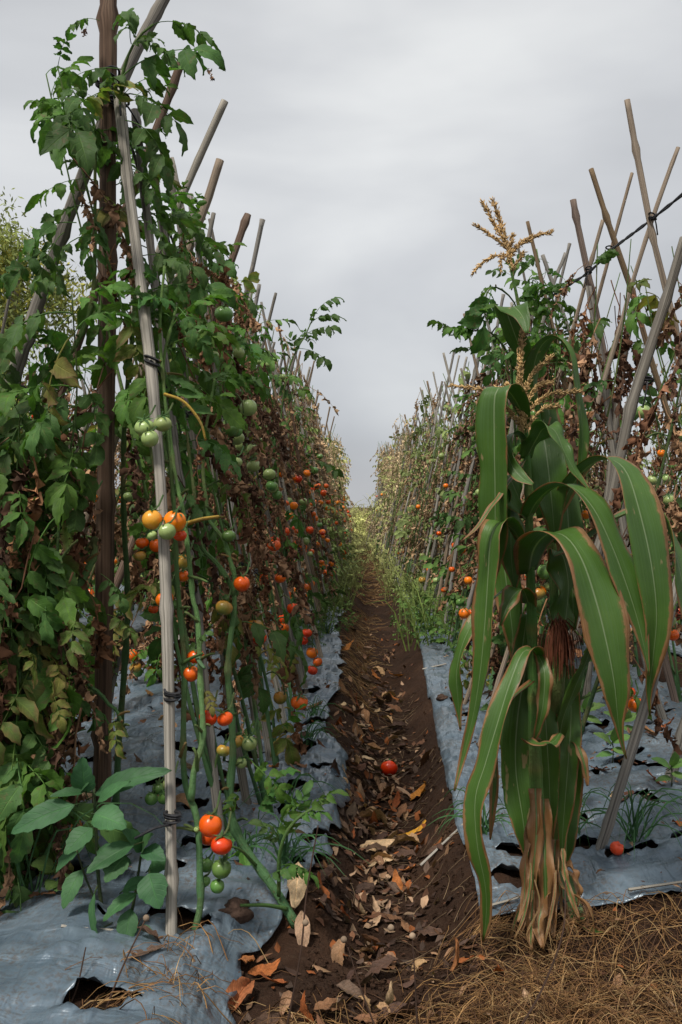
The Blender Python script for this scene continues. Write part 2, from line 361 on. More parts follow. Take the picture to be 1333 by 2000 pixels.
# ------------------------------------------------------------------ plastic mulch film on the beds
def film(name, x0, x1, ysegs, dx, holes, label, ragL, ragR, ragF=0.0, cut=0.0):
    xs = np.linspace(0, 1, int((x1-x0)/dx)+1); ys = axis(ysegs)
    S, Yg = np.meshgrid(xs, ys)
    eL = x0+ragL*fbm(ys*2.3+5, ys*0+1.5, 4); eR = x1+ragR*(fbm(ys*2.1, ys*0+3.7, 4)+0.35*fbm(ys*9, ys*0+8, 3))
    eR = eR-cut*(1-sstep(1.98, 2.32, ys))-(.034*np.clip(ys-3, 0, 4.5) if cut else 0); eL = eL+(.016*np.clip(ys-3, 0, 4.5) if ragF else 0)
    Xg = eL[:, None]+(eR-eL)[:, None]*S+bend(Yg)
    if ragF: Yg = Yg+ragF*fbm(Xg*4, Xg*0+2, 3)*np.exp(-(Yg-ys[0])*6)
    Xf, Yf = Xg.copy(), Yg.copy(); dead = np.zeros(S.shape, bool)
    for hx, hy, ha, hb, rot in holes:
        c, s = math.cos(rot), math.sin(rot)
        ux = ((Xf-hx)*c+(Yf-hy)*s)/ha; uy = (-(Xf-hx)*s+(Yf-hy)*c)/hb
        ang = np.arctan2(uy, ux); rim = 1+0.13*np.sin(ang*2+hx*40)+0.09*np.sin(ang*3+hy*30)+0.05*np.sin(ang*7+hx*11)
        r = np.hypot(ux, uy)/rim; ins = r < 1; dead |= ins
    n, m = S.shape; q = quads(n, m)
    zw = gz(Xf, Yf)+0.010
    wr = 0.022*np.abs(fbm(Xf*2.6+Yf*1.2, Yf*1.6-Xf, 2))+0.010*np.abs(fbm(Xf*9+Yf*2, Yf*2.0, 2))+0.009*np.abs(fbm(Xf*1.5-Yf*1, Yf*11+Xf*4, 2))
    if cut: wr = wr*1.2+.010*(.5-np.abs(fbm(Xf*6-Yf*4, Yf*5+Xf*7, 3)))+.006*(.5-np.abs(fbm(Xf*16+Yf*5, Yf*8-Xf*12, 2)))
    Z = zw+wr
    # hole rims: corners of deleted quads slide onto the rim, the rim lifts a little
    df = dead.ravel()[q].sum(1) >= 3
    keep = q[~df]; used = np.zeros(n*m, bool); used[keep.ravel()] = True
    Xr, Yr, Zr = Xf.ravel(), Yf.ravel(), Z.ravel()
    for hx, hy, ha, hb, rot in holes:
        c, s = math.cos(rot), math.sin(rot)
        ux = ((Xr-hx)*c+(Yr-hy)*s)/ha; uy = (-(Xr-hx)*s+(Yr-hy)*c)/hb
        ang = np.arctan2(uy, ux); rim = 1+0.13*np.sin(ang*2+hx*40)+0.09*np.sin(ang*3+hy*30)+0.05*np.sin(ang*7+hx*11)
        r = np.hypot(ux, uy)/rim; i = used & (r < 1.0)
        k = 1/np.maximum(r[i], 0.3); nx, ny = ux[i]*k, uy[i]*k
        Xr[i] = hx+nx*ha*c-ny*hb*s; Yr[i] = hy+nx*ha*s+ny*hb*c
        j = used & (r < 3.0); Zr[j] += 0.010*np.exp(-((np.maximum(r[j], 1)-1)/0.35)**2)*(0.6+0.8*np.sin(ang[j]*3+hx*9))+.0035*np.sin(ang[j]*11+hx*50)*np.exp(-((np.maximum(r[j], 1)-1)/0.7)**2)*(ha > .03)
    g = Geo(); g.add(np.stack([Xr, Yr, Zr], 1), keep)
    o = g.obj(name, ['film']); md = o.modifiers.new('thickness', 'SOLIDIFY'); md.thickness = 0.0012; md.offset = 1
    return tag(o, label, 'plastic film')
hr = [(0.342, 2.516, .060, .034, 0.1), (0.325, 2.325, .060, .036, 0.0), (0.505, 2.494, .062, .030, 0.05), (0.625, 2.434, .064, .034, -0.1), (0.817, 3.385, .075, .035, -0.25), (0.84, 3.18, .08, .035, -0.3),
      (0.837, 3.84, .05, .03, 0.1), (0.822, 3.67, .06, .03, 0), (0.374, 4.48, .06, .05, 0.2), (0.387, 6.29, .06, .07, 0.3), (0.43, 3.05, .06, .04, 0.2), (0.40, 3.6, .06, .04, 0), (0.73, 2.83, .07, .035, -.1), (0.37, 5.3, .06, .05, 0),
      (1.05, 2.75, .07, .035, 0.2), (0.62, 3.45, .06, .03, 0), (0.60, 4.1, .06, .035, 0.2), (0.66, 4.75, .06, .04, 0), (0.86, 4.4, .06, .04, 0), (0.73, 2.27, .016, .010, 0), (0.45, 2.22, .012, .008, 0), (0.56, 2.9, .012, .008, 0)]
hl = [(-.47, 1.70, .065, .045, 0.2), (-.73, 2.214, .075, .055, 0.1), (-.78, 2.62, .08, .06, 0.2), (-.244, 2.82, .045, .04, 0.3), (-.247, 3.05, .045, .035, 0.1), (-.25, 3.5, .05, .035, 0), (-.40, 2.05, .06, .05, 0.3), (-.42, 2.5, .06, .05, 0), (-.44, 2.95, .06, .05, 0),
      (-.27, 3.95, .055, .05, 0), (-.3, 4.6, .06, .05, 0.3), (-.44, 3.4, .06, .05, 0.3), (-.45, 3.9, .06, .05, 0), (-.62, 2.95, .06, .05, 0), (-.65, 3.4, .06, .04, 0), (-.98, 2.7, .07, .05, 0), (-.95, 3.2, .07, .05, 0), (-.55, 2.0, .014, .009, 0)]
hg = np.random.default_rng(8)
def more(hs, xs, y0, y1, n):
    for k in range(n*6):
        h_ = (hg.choice(xs)+hg.normal(0, .04), hg.uniform(y0, y1), hg.uniform(.03, .07), hg.uniform(.018, .035), hg.normal(0, .4))
        if len(hs) < n and all(abs(h_[1]-q[1]) > .13 or abs(h_[0]-q[0]) > .17 for q in hs): hs.append(h_)
more(hr, (.42, .62, .86, 1.08, 1.28), 2.3, 5.2, 52); more(hl, (-.3, -.48, -.66, -.95, -1.15), 1.9, 5.0, 46)
hl += [(-.155, 2.62, .045, .018, .5), (-.175, 3.28, .05, .016, -.4), (-.15, 3.75, .04, .02, .2), (-.19, 2.42, .03, .012, .9), (-.17, 4.3, .05, .03, .1)]
film('mulch_film', 0.225, 1.46, [(2.19, 4.2, 0.012), (4.2, 8, 0.05), (8, 26, 0.25)], 0.012, hr, 'smooth silver-blue plastic mulch film with oval planting holes under the corn', 0.015, 0.03, 0.05)
film('mulch_film', -1.37, -0.128, [(1.25, 4.2, 0.012), (4.2, 8, 0.05), (8, 26, 0.25)], 0.012, hl, 'torn grey plastic mulch film with a ragged edge under the row with the brown post', 0.03, 0.12, 0.0, 0.16)
film('mulch_film', 1.84, 3.05, [(2.2, 26, 0.15)], 0.06, [], 'strip of grey mulch film on the far bed beyond the row behind the corn', 0.03, 0.03)
film('mulch_film', -2.97, -1.75, [(2.0, 26, 0.15)], 0.06, [], 'strip of grey mulch film on the far bed beyond the row with the brown post', 0.03, 0.03)

# ------------------------------------------------------------------ bamboo stakes
ORD = ['first', 'second', 'third', 'fourth', 'fifth', 'sixth', 'seventh', 'eighth', 'ninth', 'tenth', 'eleventh', 'twelfth', 'thirteenth', 'fourteenth', 'fifteenth', 'sixteenth', 'seventeenth', 'eighteenth', 'nineteenth', 'twentieth', 'twenty-first', 'twenty-second', 'twenty-third', 'twenty-fourth']
def bamboo_geo(P, r0, r1, seed=0, sides=9, nodes=0.33, bend=0.018):
    rg = np.random.default_rng(seed); P = np.asarray(P, float); Ln = np.linalg.norm(P[-1]-P[0])
    n = max(12, int(Ln/0.035)); C = spline(P, n); s = np.linspace(0, Ln, n)
    r = r0+(r1-r0)*s/Ln
    ph = rg.uniform(0, nodes)
    d = np.abs((s-ph+nodes/2) % nodes-nodes/2)
    r = r*(1+0.38*np.exp(-(d/0.013)**2)-.06*np.exp(-((d-.03)/.012)**2)+0.05*np.sin(s*9+seed))
    a = np.cumsum(rg.normal(0, 1, (int(Ln/nodes)+3, 3)), 0)*bend*0.5
    ii = np.clip((s-ph)/nodes+1, 0, len(a)-1.001); i0 = ii.astype(int); f = (ii-i0)[:, None]
    off = a[i0]*(1-f)+a[i0+1]*f; off -= off[0]+(off[-1]-off[0])*(s/Ln)[:, None]
    return tube(C+off, r, sides, True, 1.0, 0.07, seed)
def tie_geo(g, P, r, seed, ends=1):
    rg = np.random.default_rng(seed)
    for k in range(rg.integers(2, 4)):
        a = np.linspace(0, 2*np.pi, 13); z = 0.007*k+rg.normal(0, 0.004)+r*rg.uniform(.1, .7)*np.sin(a+rg.uniform(0, 6))
        C = np.stack([P[0]+np.cos(a)*r*1.15, P[1]+np.sin(a)*r*1.15, P[2]+z], 1); g.add(*tube(C, 0.0035, 4, False, 1.0))
    for k in range(ends):
        d = rg.normal(0, 1, 3); d[2] = -abs(d[2])-0.3; d *= 0.06/np.linalg.norm(d)
        g.add(*tube(spline([P+[0, -r, 0], P+d*0.5+[0, -r*1.3, 0.008], P+d*1.3], 6), 0.0028, 4))
nstake = 0
def stake(P, r0, r1, mat, label, group=None, ties=(), seed=None, nodes=0.33):
    global nstake; nstake += 1; seed = nstake if seed is None else seed
    P = np.asarray(P, float); g = Geo(); g.add(*bamboo_geo(P, r0, r1, seed, 10, nodes))
    o = g.obj('bamboo_stake', [mat], loc=P[0]); tag(o, label, 'stake', group)
    for k, f in enumerate(ties):
        q = P[0]+(P[-1]-P[0])*f if np.isscalar(f) else np.asarray(f)
        tg = Geo(); tie_geo(tg, q, (r0+r1)/2, seed*7+k); tg.obj('tie', ['black_plastic'], o, loc=P[0])
    return o
def extrap(a, b, z=0.08):      # continue the line a-b down to height z
    a, b = np.asarray(a), np.asarray(b); return a+(b-a)*((a[2]-z)/(a[2]-b[2]))
BROWNROW, CORNROW = 'in the brown-post row', 'in the row behind the corn'
po = stake([W(198, 1668, 2.6), W(203, 900, 2.6), W(213, -70, 2.6)], .0245, .0225, 'bamboo_brown', 'thick brown bamboo post standing upright at the end of the row', nodes=0.62)
tg = Geo()
for py in (158, 176, 206): tie_geo(tg, W(211, py, 2.6), .026, py, 0)
tie_geo(tg, W(238, 200, 2.57), .016, 5, 2); tg.obj('tie', ['black_plastic'], po, loc=np.array(po.location))
stake([W(335, 1874, 1.95), W(318, 1150, 2.13), W(285, 700, 2.3), W(232, 180, 2.56)], .0120, .0150, 'bamboo_pale', 'pale split-grained stake leaning from the film up to the brown post', ties=[W(297, 705, 2.29), W(337, 1365, 2.07), W(337, 1607, 2.0)], nodes=0.55)
stake([W(-276, 1650, 2.6), W(0, 850, 2.62), W(100, 560, 2.66), W(245, 165, 2.72), W(332, -25, 2.78)], .0205, .0165, 'bamboo_grey', 'stout grey-brown stake slanting behind the brown post, its tip out of the picture', ties=[W(37, 770, 2.63)])
hero = [((360, 105), (288, 300), 2.95, .0135, 'bamboo_brown', 'brown stake tip just behind the brown post, lower than the post'),
        ((440, 197), (345, 410), 3.30, .0125, 'bamboo_pale', 'long straight pale stake rising highest against the sky after the brown post'),
        ((430, 312), (360, 500), 3.60, .0150, 'bamboo_tan', 'tan knobbly stake with a swollen joint near its tip, second below the pale one'),
        ((485, 418), (440, 540), 3.95, .0150, 'bamboo_brown', 'short dark stake tip cut square above the withered leaves'),
        ((418, 416), (396, 520), 4.30, .0110, 'bamboo_grey', 'thin dark stake tip wrapped in a young shoot and dry leaves'),
        ((493, 520), (470, 600), 5.00, .0100, 'bamboo_grey', 'thin stake tip peeping over the foliage past the square-cut one')]
for a, b, Yd, r, mt, lb in hero:
    A, B = W(*a, Yd), W(*b, Yd); foot = extrap(A, B); stake([foot, A], r*1.15, r*0.9, mt, lb)
inner = [((264, 215), (300, 480), 2.7), ((300, 330), (330, 560), 3.1), ((370, 380), (395, 470), 3.6)]
for k, (a, b, Yd) in enumerate(inner):
    A = W(*a, Yd); B = np.array([-.37+.01*k, Yd-.25, .1]); stake([B, A], .0125, .0105, 'bamboo_grey', f'{ORD[k]} grey furrow-side stake behind the pale leaning stake', ties=[.35, .6])
rh = [((1225, 195), (1300, 545), 3.6, .0125, 'bamboo_tan', 'tallest tan stake with a joint near its tip, against the sky'),
      ((1325, 288), (1225, 560), 3.62, .0095, 'bamboo_tan', 'thin stake with a thick knot, crossing the tallest tan stake'),
      ((1155, 330), (1240, 600), 4.1, .0145, 'bamboo_tan', 'brown-grey stake leaning over the rope, next tallest after the tallest tan stake'),
      ((1235, 338), (1180, 525), 4.12, .0090, 'bamboo_tan', 'slim pale stake forking away from the rope beside the next tallest'),
      ((1120, 390), (1163, 600), 4.45, .0175, 'bamboo_brown', 'thick dark stake with a square top above the rope'),
      ((1178, 430), (1135, 580), 4.47, .0100, 'bamboo_tan', 'slim tan stake crossing the thick dark square-topped stake'),
      ((1060, 498), (1118, 660), 5.0, .0115, 'bamboo_grey', 'pale grey stake crossing over the rope end, leaning to the furrow'),
      ((1105, 494), (1052, 640), 5.02, .0110, 'bamboo_grey', 'pale grey stake crossing over the rope end, leaning from the furrow'),
      ((1338, 465), (1262, 745), 2.85, .0185, 'bamboo_grey', 'stout weathered grey stake with a black tie beside the green tomatoes')]
for k, (a, b, Yd, r, mt, lb) in enumerate(rh):
    A, B = W(*a, Yd), W(*b, Yd); foot = extrap(A, B); foot[0] = max(foot[0], .36); stake([foot, A] if foot[0] > .361 else [foot, B, A], r*1.0, r*.82, mt, lb, ties=[B] if k == 8 else ())
stake([W(1165, 1683, 2.47), W(1260, 1350, 2.5), W(1420, 800, 2.6)], .0150, .0135, 'bamboo_grey', 'grey stake rising from the hole by the fallen small red tomato')
stake([W(1293, 1568, 2.98), W(1345, 1385, 3.0), W(1420, 1000, 3.1)], .0185, .0160, 'bamboo_grey', 'dark grey stake standing in the film beside the orange leaf')
stake([W(1140, 1395, 4.1), W(1165, 1185, 4.15), W(1235, 600, 4.3)], .0170, .0130, 'bamboo_grey', 'grey stake with a black tie right behind the corn ear', ties=[W(1157, 1280, 4.12)])
stake([W(1300, 1420, 3.9), W(1255, 1240, 3.9), W(1150, 560, 4.0)], .0150, .0120, 'bamboo_grey', 'grey stake leaning to the furrow behind the hanging corn leaf tips')
# the rest of both rows: pairs crossing at the ridge; alike meshes are shared
SM = {}
for mt in ('bamboo_grey', 'bamboo_tan', 'bamboo_pale', 'bamboo_brown'):
    for v in range(4):
        g = Geo(); g.add(*bamboo_geo([(0, 0, 0), (0, 0, 2.3)], .0125, .0095, 50+v, 7, 0.34)); SM[mt, v] = g.mesh('bamboo_stake', [mt])
def std_stake(base, top, mt, label, group):
    base = np.asarray(base, float); d = np.asarray(top, float)-base; base = base+[float(bend(base[1])), 0, 0]; Ln = np.linalg.norm(d)
    R = np.array(Vector(d).to_track_quat('Z', 'Y').to_matrix()); s = Ln/2.3
    m = M4(R, base); sc = Matrix.Diagonal((rng.uniform(.75, 1.3),)*2+(s, 1)); o = link('bamboo_stake', SM[mt, rng.integers(4)], None, m @ sc)
    return tag(o, label, 'stake', group)
def inward(side, y): return -min(.30, .03*max(0, y-4.5)) if side == 'R' else min(.16, .012*max(0, y-9))
RIDGE = {'L': -.745, 'R': .93}; INN = {'L': -.365, 'R': .52}; OUT = {'L': -1.2, 'R': 1.36}
for side, row in (('L', BROWNROW), ('R', CORNROW)):
    for line, bx in (('inner', INN[side]), ('outer', OUT[side])):
        y = {('L', 'inner'): 3.45, ('L', 'outer'): 5.2, ('R', 'inner'): 5.3, ('R', 'outer'): 5.2}[side, line]; k = 0
        while y < 25:
            zc = 2.02+rng.normal(0, .05); zt = zc+rng.uniform(.1, .5)
            b = np.array([bx+rng.normal(0, .03), y+rng.normal(0, .05), .08]); c = np.array([RIDGE[side]+rng.normal(0, .03), y+rng.normal(0, .06), zc])
            b[0] += inward(side, y); c[0] += inward(side, y); tp = b+(c-b)*((zt-.08)/(zc-.08)); far = y > 8.5
            mt = rng.choice(['bamboo_grey', 'bamboo_tan', 'bamboo_brown', 'bamboo_pale'], p=[.5, .25, .15, .1]) if not far else rng.choice(['bamboo_grey', 'bamboo_tan', 'bamboo_pale'], p=[.2, .4, .4])
            ln = 'furrow-side' if line == 'inner' else 'outer'
            if not far and k < 24: o = std_stake(b, tp, mt, f'{ORD[k]} plain stake in the {ln} line {row}', f'{ln} stakes {row}')
            else: o = std_stake(b, tp, mt, f'thin far stake in the {ln} line {row}', f'far {ln} stakes {row}')
            if line == 'inner' and y < 7:
                for f in (.3, .55):
                    tg = Geo(); q = np.array([0, 0, f*2.3]); tie_geo(tg, q, .0115, int(y*100)); tg.obj('tie', ['black_plastic'], o)
            y += rng.uniform(.30, .42)*(1 if y < 12 else 1.4)*(1 if line == 'inner' else 1.3); k += 1
for side, xr, row in (('L', -2.35, 'beyond the row with the brown post'), ('R', 2.5, 'beyond the row behind the corn')):
    y = 4.0
    while y < 24:
        for sg in (-1, 1):
            b = np.array([xr+sg*.42, y+rng.normal(0, .05), .08]); c = np.array([xr+rng.normal(0, .03), y, 2.02]); zt = 2.02+rng.uniform(.1, .5)
            std_stake(b, b+(c-b)*((zt-.08)/1.94), rng.choice(['bamboo_grey', 'bamboo_tan']), f'far stake in the next row {row}', f'stakes in the next row {row}')
        y += rng.uniform(.9, 1.2)
def rope(P, label):
    C = spline(P, 60); g = Geo(); d = np.linspace(0, 1, 60)
    for ph in (0, np.pi): g.add(*tube(C+np.stack([0*d, .004*np.cos(d*90+ph), .004*np.sin(d*90+ph)], 1), .0042, 5))
    for q in P[1:-1]: tie_geo(g, np.array(q), .011, int(abs(q[1])*99), 1)
    tag(g.obj('ridge_rope', ['black_plastic'], loc=C[0]), label, 'rope')
rope([W(1420, 310, 3.1), W(1275, 427, 3.58), W(1190, 492, 4.07), W(1150, 532, 4.4), W(1077, 580, 4.95), W(1022, 628, 5.5), W(985, 668, 6.2)], 'black twisted plastic rope strung over the stake crossings behind the corn')
rope([W(238, 205, 2.58), W(276, 345, 3.0), W(322, 432, 3.5), W(352, 500, 3.95), W(395, 560, 4.4)], 'black plastic rope running from the brown post along the stake crossings')

# ------------------------------------------------------------------ leaf and fruit library
GREENS = [(.058, .132, .026), (.074, .158, .030), (.046, .114, .028), (.095, .180, .036), (.060, .125, .036)]
YELLOWS = [(.12, .18, .038), (.095, .155, .038), (.18, .19, .05)]
BROWNS = [(.190, .090, .045), (.235, .118, .058), (.150, .070, .038), (.300, .175, .095), (.120, .064, .040), (.260, .150, .085)]
def leaflet(Ln, Wd, nl=8, nc=5, lobe=.26, droop=.8, cup=.25, ripple=.12, twist=0.0, seed=0, tintc=(.05, .11, .04), edge=None):
    rg = np.random.default_rng(seed)
    tt = np.linspace(0, 1, nl); s = np.linspace(-1, 1, nc)
    w = Wd/2*np.sin(np.pi*np.clip(tt, .02, 1)**.72)**.85; w[-1] = Wd*.01; w[0] = Wd*.03
    lob = np.where(np.arange(nl) % 2 == 1, 1.0, 1-lobe); lob[0] = lob[-1] = 1
    x = s[None]*w[:, None]*np.where(np.abs(s) > .9, lob[:, None], 1.0)
    yy = Ln*tt[:, None]+np.where(np.abs(s) > .9, 1, 0)*np.where(np.arange(nl) % 2 == 1, .03, -.01)[:, None]*Ln
    z = cup*np.abs(s)[None]*w[:, None]+ripple*Wd*rg.normal(0, .5, (nl, nc))*np.abs(s)[None]
    th = droop*tt+rg.normal(0, .05, nl); dl = Ln/(nl-1)
    cy = np.r_[0, np.cumsum(np.cos(th[:-1])*dl)]; cz = np.r_[0, np.cumsum(-np.sin(th[:-1])*dl)]
    dy = yy-Ln*tt[:, None]
    tw = twist*tt; xr = x*np.cos(tw)[:, None]-z*np.sin(tw)[:, None]; zr = x*np.sin(tw)[:, None]+z*np.cos(tw)[:, None]
    V = np.stack([xr, cy[:, None]+dy*np.cos(th)[:, None]+zr*np.sin(th)[:, None], cz[:, None]+zr*np.cos(th)[:, None]-dy*np.sin(th)[:, None]], 2).reshape(-1, 3)
    U = np.stack(np.broadcast_arrays((s*.5+.5)[None], tt[:, None]), 2).reshape(-1, 2)
    T = np.broadcast_to(np.array(tintc), (nl*nc, 3)).copy()
    if edge is not None:
        k = np.clip(np.abs(U[:, :1]*2-1)*.7+U[:, 1:]*.5+rg.normal(0, .15, (nl*nc, 1))-.45, 0, 1); T = T*(1-k)+np.array(edge)*k
    return V, [quads(nl, nc)], U, T
def compound(seed, size=1.0, colr=None, edge=None, nl=8, nc=5, pairs=3, dry=False, small=True):
    rg = np.random.default_rng(seed); g = Geo(); R = .24*size*rg.uniform(.8, 1.2)
    n = 8; tt = np.linspace(0, 1, n)
    bend = rg.uniform(.5, 1.3) if not dry else rg.uniform(1.0, 2.0); th = (.3 if not dry else .2)-bend*tt
    P = np.stack([np.r_[0, np.cumsum(np.cos(th[:-1]))*R/(n-1)], rg.normal(0, .004, n).cumsum(), np.r_[0, np.cumsum(np.sin(th[:-1]))*R/(n-1)]], 1)
    c0 = colr if colr is not None else GREENS[rg.integers(len(GREENS))]
    stc = tuple(np.array(c0)*1.3) if not dry else c0
    g.add(*tube(P, np.linspace(.0024, .001, n)*size**.5, 4, False), T=stc, m=0)
    def put(pos, az, pitch, Ls, k):
        rol = rg.normal(0, .35)
        if dry:
            v, f, u, T = leaflet(Ls, Ls*rg.uniform(.22, .42), max(nl-2, 4), 3, .2, rg.uniform(.5, 2.6), rg.uniform(.5, 1.4), .5, rg.uniform(-3, 3), seed*31+k, np.array(BROWNS[rg.integers(len(BROWNS))])*rg.uniform(.8, 1.2))
        else:
            v, f, u, T = leaflet(Ls, Ls*rg.uniform(.42, .62), nl, nc, rg.uniform(.08, .20), rg.uniform(.2, 1.4), rg.uniform(.05, .5), .16, rg.normal(0, .4), seed*31+k, np.array(c0)*rg.uniform(.85, 1.15), edge)
        Rm = rotm('Z', az) @ rotm('X', pitch) @ rotm('Y', rol)
        g.add(v @ Rm.T+pos, f, u, T)
    k = 0
    for p in range(pairs):
        f = .38+.5*p/max(pairs-1, 1); pos = P[0]+np.array([np.interp(f, tt, P[:, i]) for i in range(3)])
        for sgn in (-1, 1):
            k += 1; put(pos, -math.pi/2+sgn*rg.uniform(.75, 1.25), -rg.uniform(.1, .8)-(0.7 if dry else 0), .10*size*rg.uniform(.7, 1.1), k)
        if small and p < pairs-1:
            k += 1; f2 = f+.5/pairs/2; put(np.array([np.interp(f2, tt, P[:, i]) for i in range(3)]), -math.pi/2+rg.choice([-1, 1])*1.2, -.3, .035*size, k)
    k += 1; put(P[-1], -math.pi/2, th[-1]*.8, .125*size*rg.uniform(.85, 1.15), k)
    return g.pack()
LEAF = []                                  # near leaves: meshes shared by the leaf objects
for v in range(9): LEAF.append(compound(v, 1.0, nl=10).mesh('leaf', ['leaf']))
YLEAF = [compound(40+v, .9, YELLOWS[v % 3], BROWNS[v % 5]).mesh('leaf', ['leaf']) for v in range(5)]
def strand(seed, n=19, nl=6, nc=4, size=1.0):
    rg = np.random.default_rng(seed); g = Geo(); R = rg.uniform(.20, .38)*size; m = 8
    P = np.stack([np.linspace(0, R, m), np.cumsum(rg.normal(0, .008, m)), np.cumsum(rg.normal(0, .008, m))+.03*np.sin(np.linspace(0, 2.5, m))], 1)
    c0 = np.array(BROWNS[seed % len(BROWNS)]); g.add(*tube(P, np.linspace(.0018, .0008, m), 4, False), T=c0*.8)
    for k in range(n):
        f = rg.uniform(.2, 1.0); pos = np.array([np.interp(f, np.linspace(0, 1, m), P[:, i]) for i in range(3)]); Ls = rg.uniform(.020, .046)*size; Wd = Ls*rg.uniform(.35, .6)
        v, f_, u, T = leaflet(Ls, Wd, nl, nc, .25, rg.uniform(-1.5, 3.2), rg.uniform(.3, 1.2), .5, rg.uniform(-3, 3), seed*37+k, c0*rg.uniform(.55, 1.45))
        v = v+rg.normal(0, .13*Wd, v.shape); T = T*rg.uniform(.75, 1.2, (len(v), 1))
        Rm = rotm('X', rg.uniform(0, 6.28)) @ rotm('Z', -math.pi/2+rg.uniform(-.9, .9)) @ rotm('Y', rg.normal(0, .6)); g.add(v @ Rm.T+pos, f_, u, T)
    return g.pack()
DLEAF = [strand(80+v).mesh('dried_leaf', ['dry']) for v in range(10)]
SG = [compound(120+v, 1.0, None, None, 5, 3, 3, small=False) for v in range(6)]        # simpler ones for merged foliage
SD = [strand(150+v, 15, 4, 3) for v in range(6)]
FRUITC = {'red': ((.70, .060, .005), (.78, .095, .006)), 'orange': ((.82, .19, .008), (.80, .14, .007)), 'yellow': ((.72, .28, .03), (.62, .24, .03)), 'pale': ((.27, .36, .11), (.33, .42, .15)), 'green': ((.085, .20, .040), (.14, .25, .06)), 'turning': ((.22, .24, .05), (.55, .22, .03))}
TOM = {}
for nm, (ca, cb) in FRUITC.items():
    for v in range(2):
        V, F, U = ball(1.0, 18, 12); rg = np.random.default_rng(v+5)
        th = U[:, 1]*np.pi; ph = U[:, 0]*2*np.pi
        rr = 1+.05*np.cos(5*ph+v)*np.sin(th)**2*np.clip(np.cos(th)+.4, 0, 1); V = V*rr[:, None]; V[:, 2] *= (.84, .98)[v]
        V[:, 2] -= .16*np.exp(-(th/.33)**2); V[:, 2] += .02*np.exp(-((np.pi-th)/.2)**2)
        k = np.clip(.5+.5*np.cos(th)+.2*np.sin(ph*2+v), 0, 1)[:, None]
        g = Geo(); g.add(V, F, U, np.array(ca)*(1-k)+np.array(cb)*k); TOM[nm, v] = g.mesh('tomato', ['tomato'])
CAL = []
for v in range(3):
    g = Geo(); rg = np.random.default_rng(v)
    for k in range(5):
        v_, f_, u_, T_ = leaflet(1.05, .30, 5, 3, 0, rg.uniform(-.3, .9), .1, .1, 0, v*9+k, (.06, .13, .04))
        a = k*2*np.pi/5+rg.normal(0, .15); g.add(v_ @ rotm('Z', a).T+[0, 0, .86], f_, u_, T_)
    g.add(*tube(spline([(0, 0, .8), (.03, .02, 1.1), (.12, .05, 1.38)], 5), .075, 5), T=(.07, .15, .05)); CAL.append(g.mesh('calyx', ['weed']))
def tomato(parent, pos, r, kind, tilt=None, calyx=True):
    ploc = np.array(parent.location) if parent is not None else np.zeros(3)
    a = rng.uniform(0, 6.28); tl = rng.uniform(0, .5) if tilt is None else tilt
    R = rotm('Z', a) @ rotm('X', tl)
    o = link('tomato', TOM[kind, rng.integers(2)], parent, M4(R, np.asarray(pos)-ploc, r))
    if calyx: link('calyx', CAL[rng.integers(3)], o)
    return o

# ------------------------------------------------------------------ tomato plants along the stakes
def stem_tint(z, n):
    k = np.clip((z-.2)/1.2, 0, 1)[:, None]
    return (np.array([.075, .165, .072])*(1-k)+np.array([.100, .175, .048])*k)*(1+.2*n)
def stem_paths(rg, base, d, lean, H, n):
    out = []
    for s in range(n):
        h = H*rg.uniform(.82, 1.05); m = 7; zz = np.linspace(.06, h, m)
        x = base[0]+d*lean*np.clip((zz-.1)/1.95, 0, 1.1)+np.cumsum(rg.normal(0, .022, m))*(zz/h)
        y = base[1]+rg.normal(0, .10)*np.clip(zz/.5, 0, 1)+np.cumsum(rg.normal(0, .03, m))
        out.append(spline(np.stack([x, y, zz], 1), 36))
    return out
def stem_geo(g, C, r0, r1, rg, sides=6):
    s = np.linspace(0, 1, len(C)); r = r0+(r1-r0)*s; fr = (s*11+rg.random()) % 1-.5; r = r*(1+.42*np.exp(-fr**2/.006))
    kn = np.cumsum(rg.normal(0, .006, (14, 3)), 0); kk = np.clip(s*11, 0, 12.99); i0 = kk.astype(int); f = (kk-i0)[:, None]; off = kn[i0]*(1-f)+kn[i0+1]*f; C = C+(off-off[0])*(1-s[:, None])*np.minimum(1, s[:, None]*8)
    V, F, U = tube(C, r, sides); g.add(V, F, U, stem_tint(V[:, 2], rg.normal()))
PR = {}   # (green top, green mid, green low, dry top, dry mid, dry low)
def prof(v, z): return np.interp(z, (.25, .55, 1.0, 1.5, 2.1), v)
def truss(g, rg, parent, C, d, frac, kinds, n, rmax=.031):
    p = C[int(frac*(len(C)-1))]; dirv = np.array([-d*rg.uniform(.4, 1), -rg.uniform(.1, .9), rg.normal(0, .1)]); dirv /= np.linalg.norm(dirv)
    L_ = rg.uniform(.05, .10); P = spline([p, p+dirv*L_*.5+[0, 0, .012], p+dirv*L_+[0, 0, -.02], p+dirv*L_*1.1+[0, 0, -.06]], 9)
    V, F, U = tube(P, .0026, 5); g.add(V, F, U, (.075, .15, .05))
    pts = []
    for k in range(n):
        r = rmax*rg.uniform(.62, 1.0)
        for tr in range(14):
            c = P[-1]+rg.normal(0, 1, 3)*[.03, .03, .028]+[0, 0, -.025]
            if all(np.linalg.norm(c-q)>(r+q2)*.93 for q, q2 in pts): break
        pts.append((c, r)); tomato(parent, c, r, kinds[rg.integers(len(kinds))])
plants = []
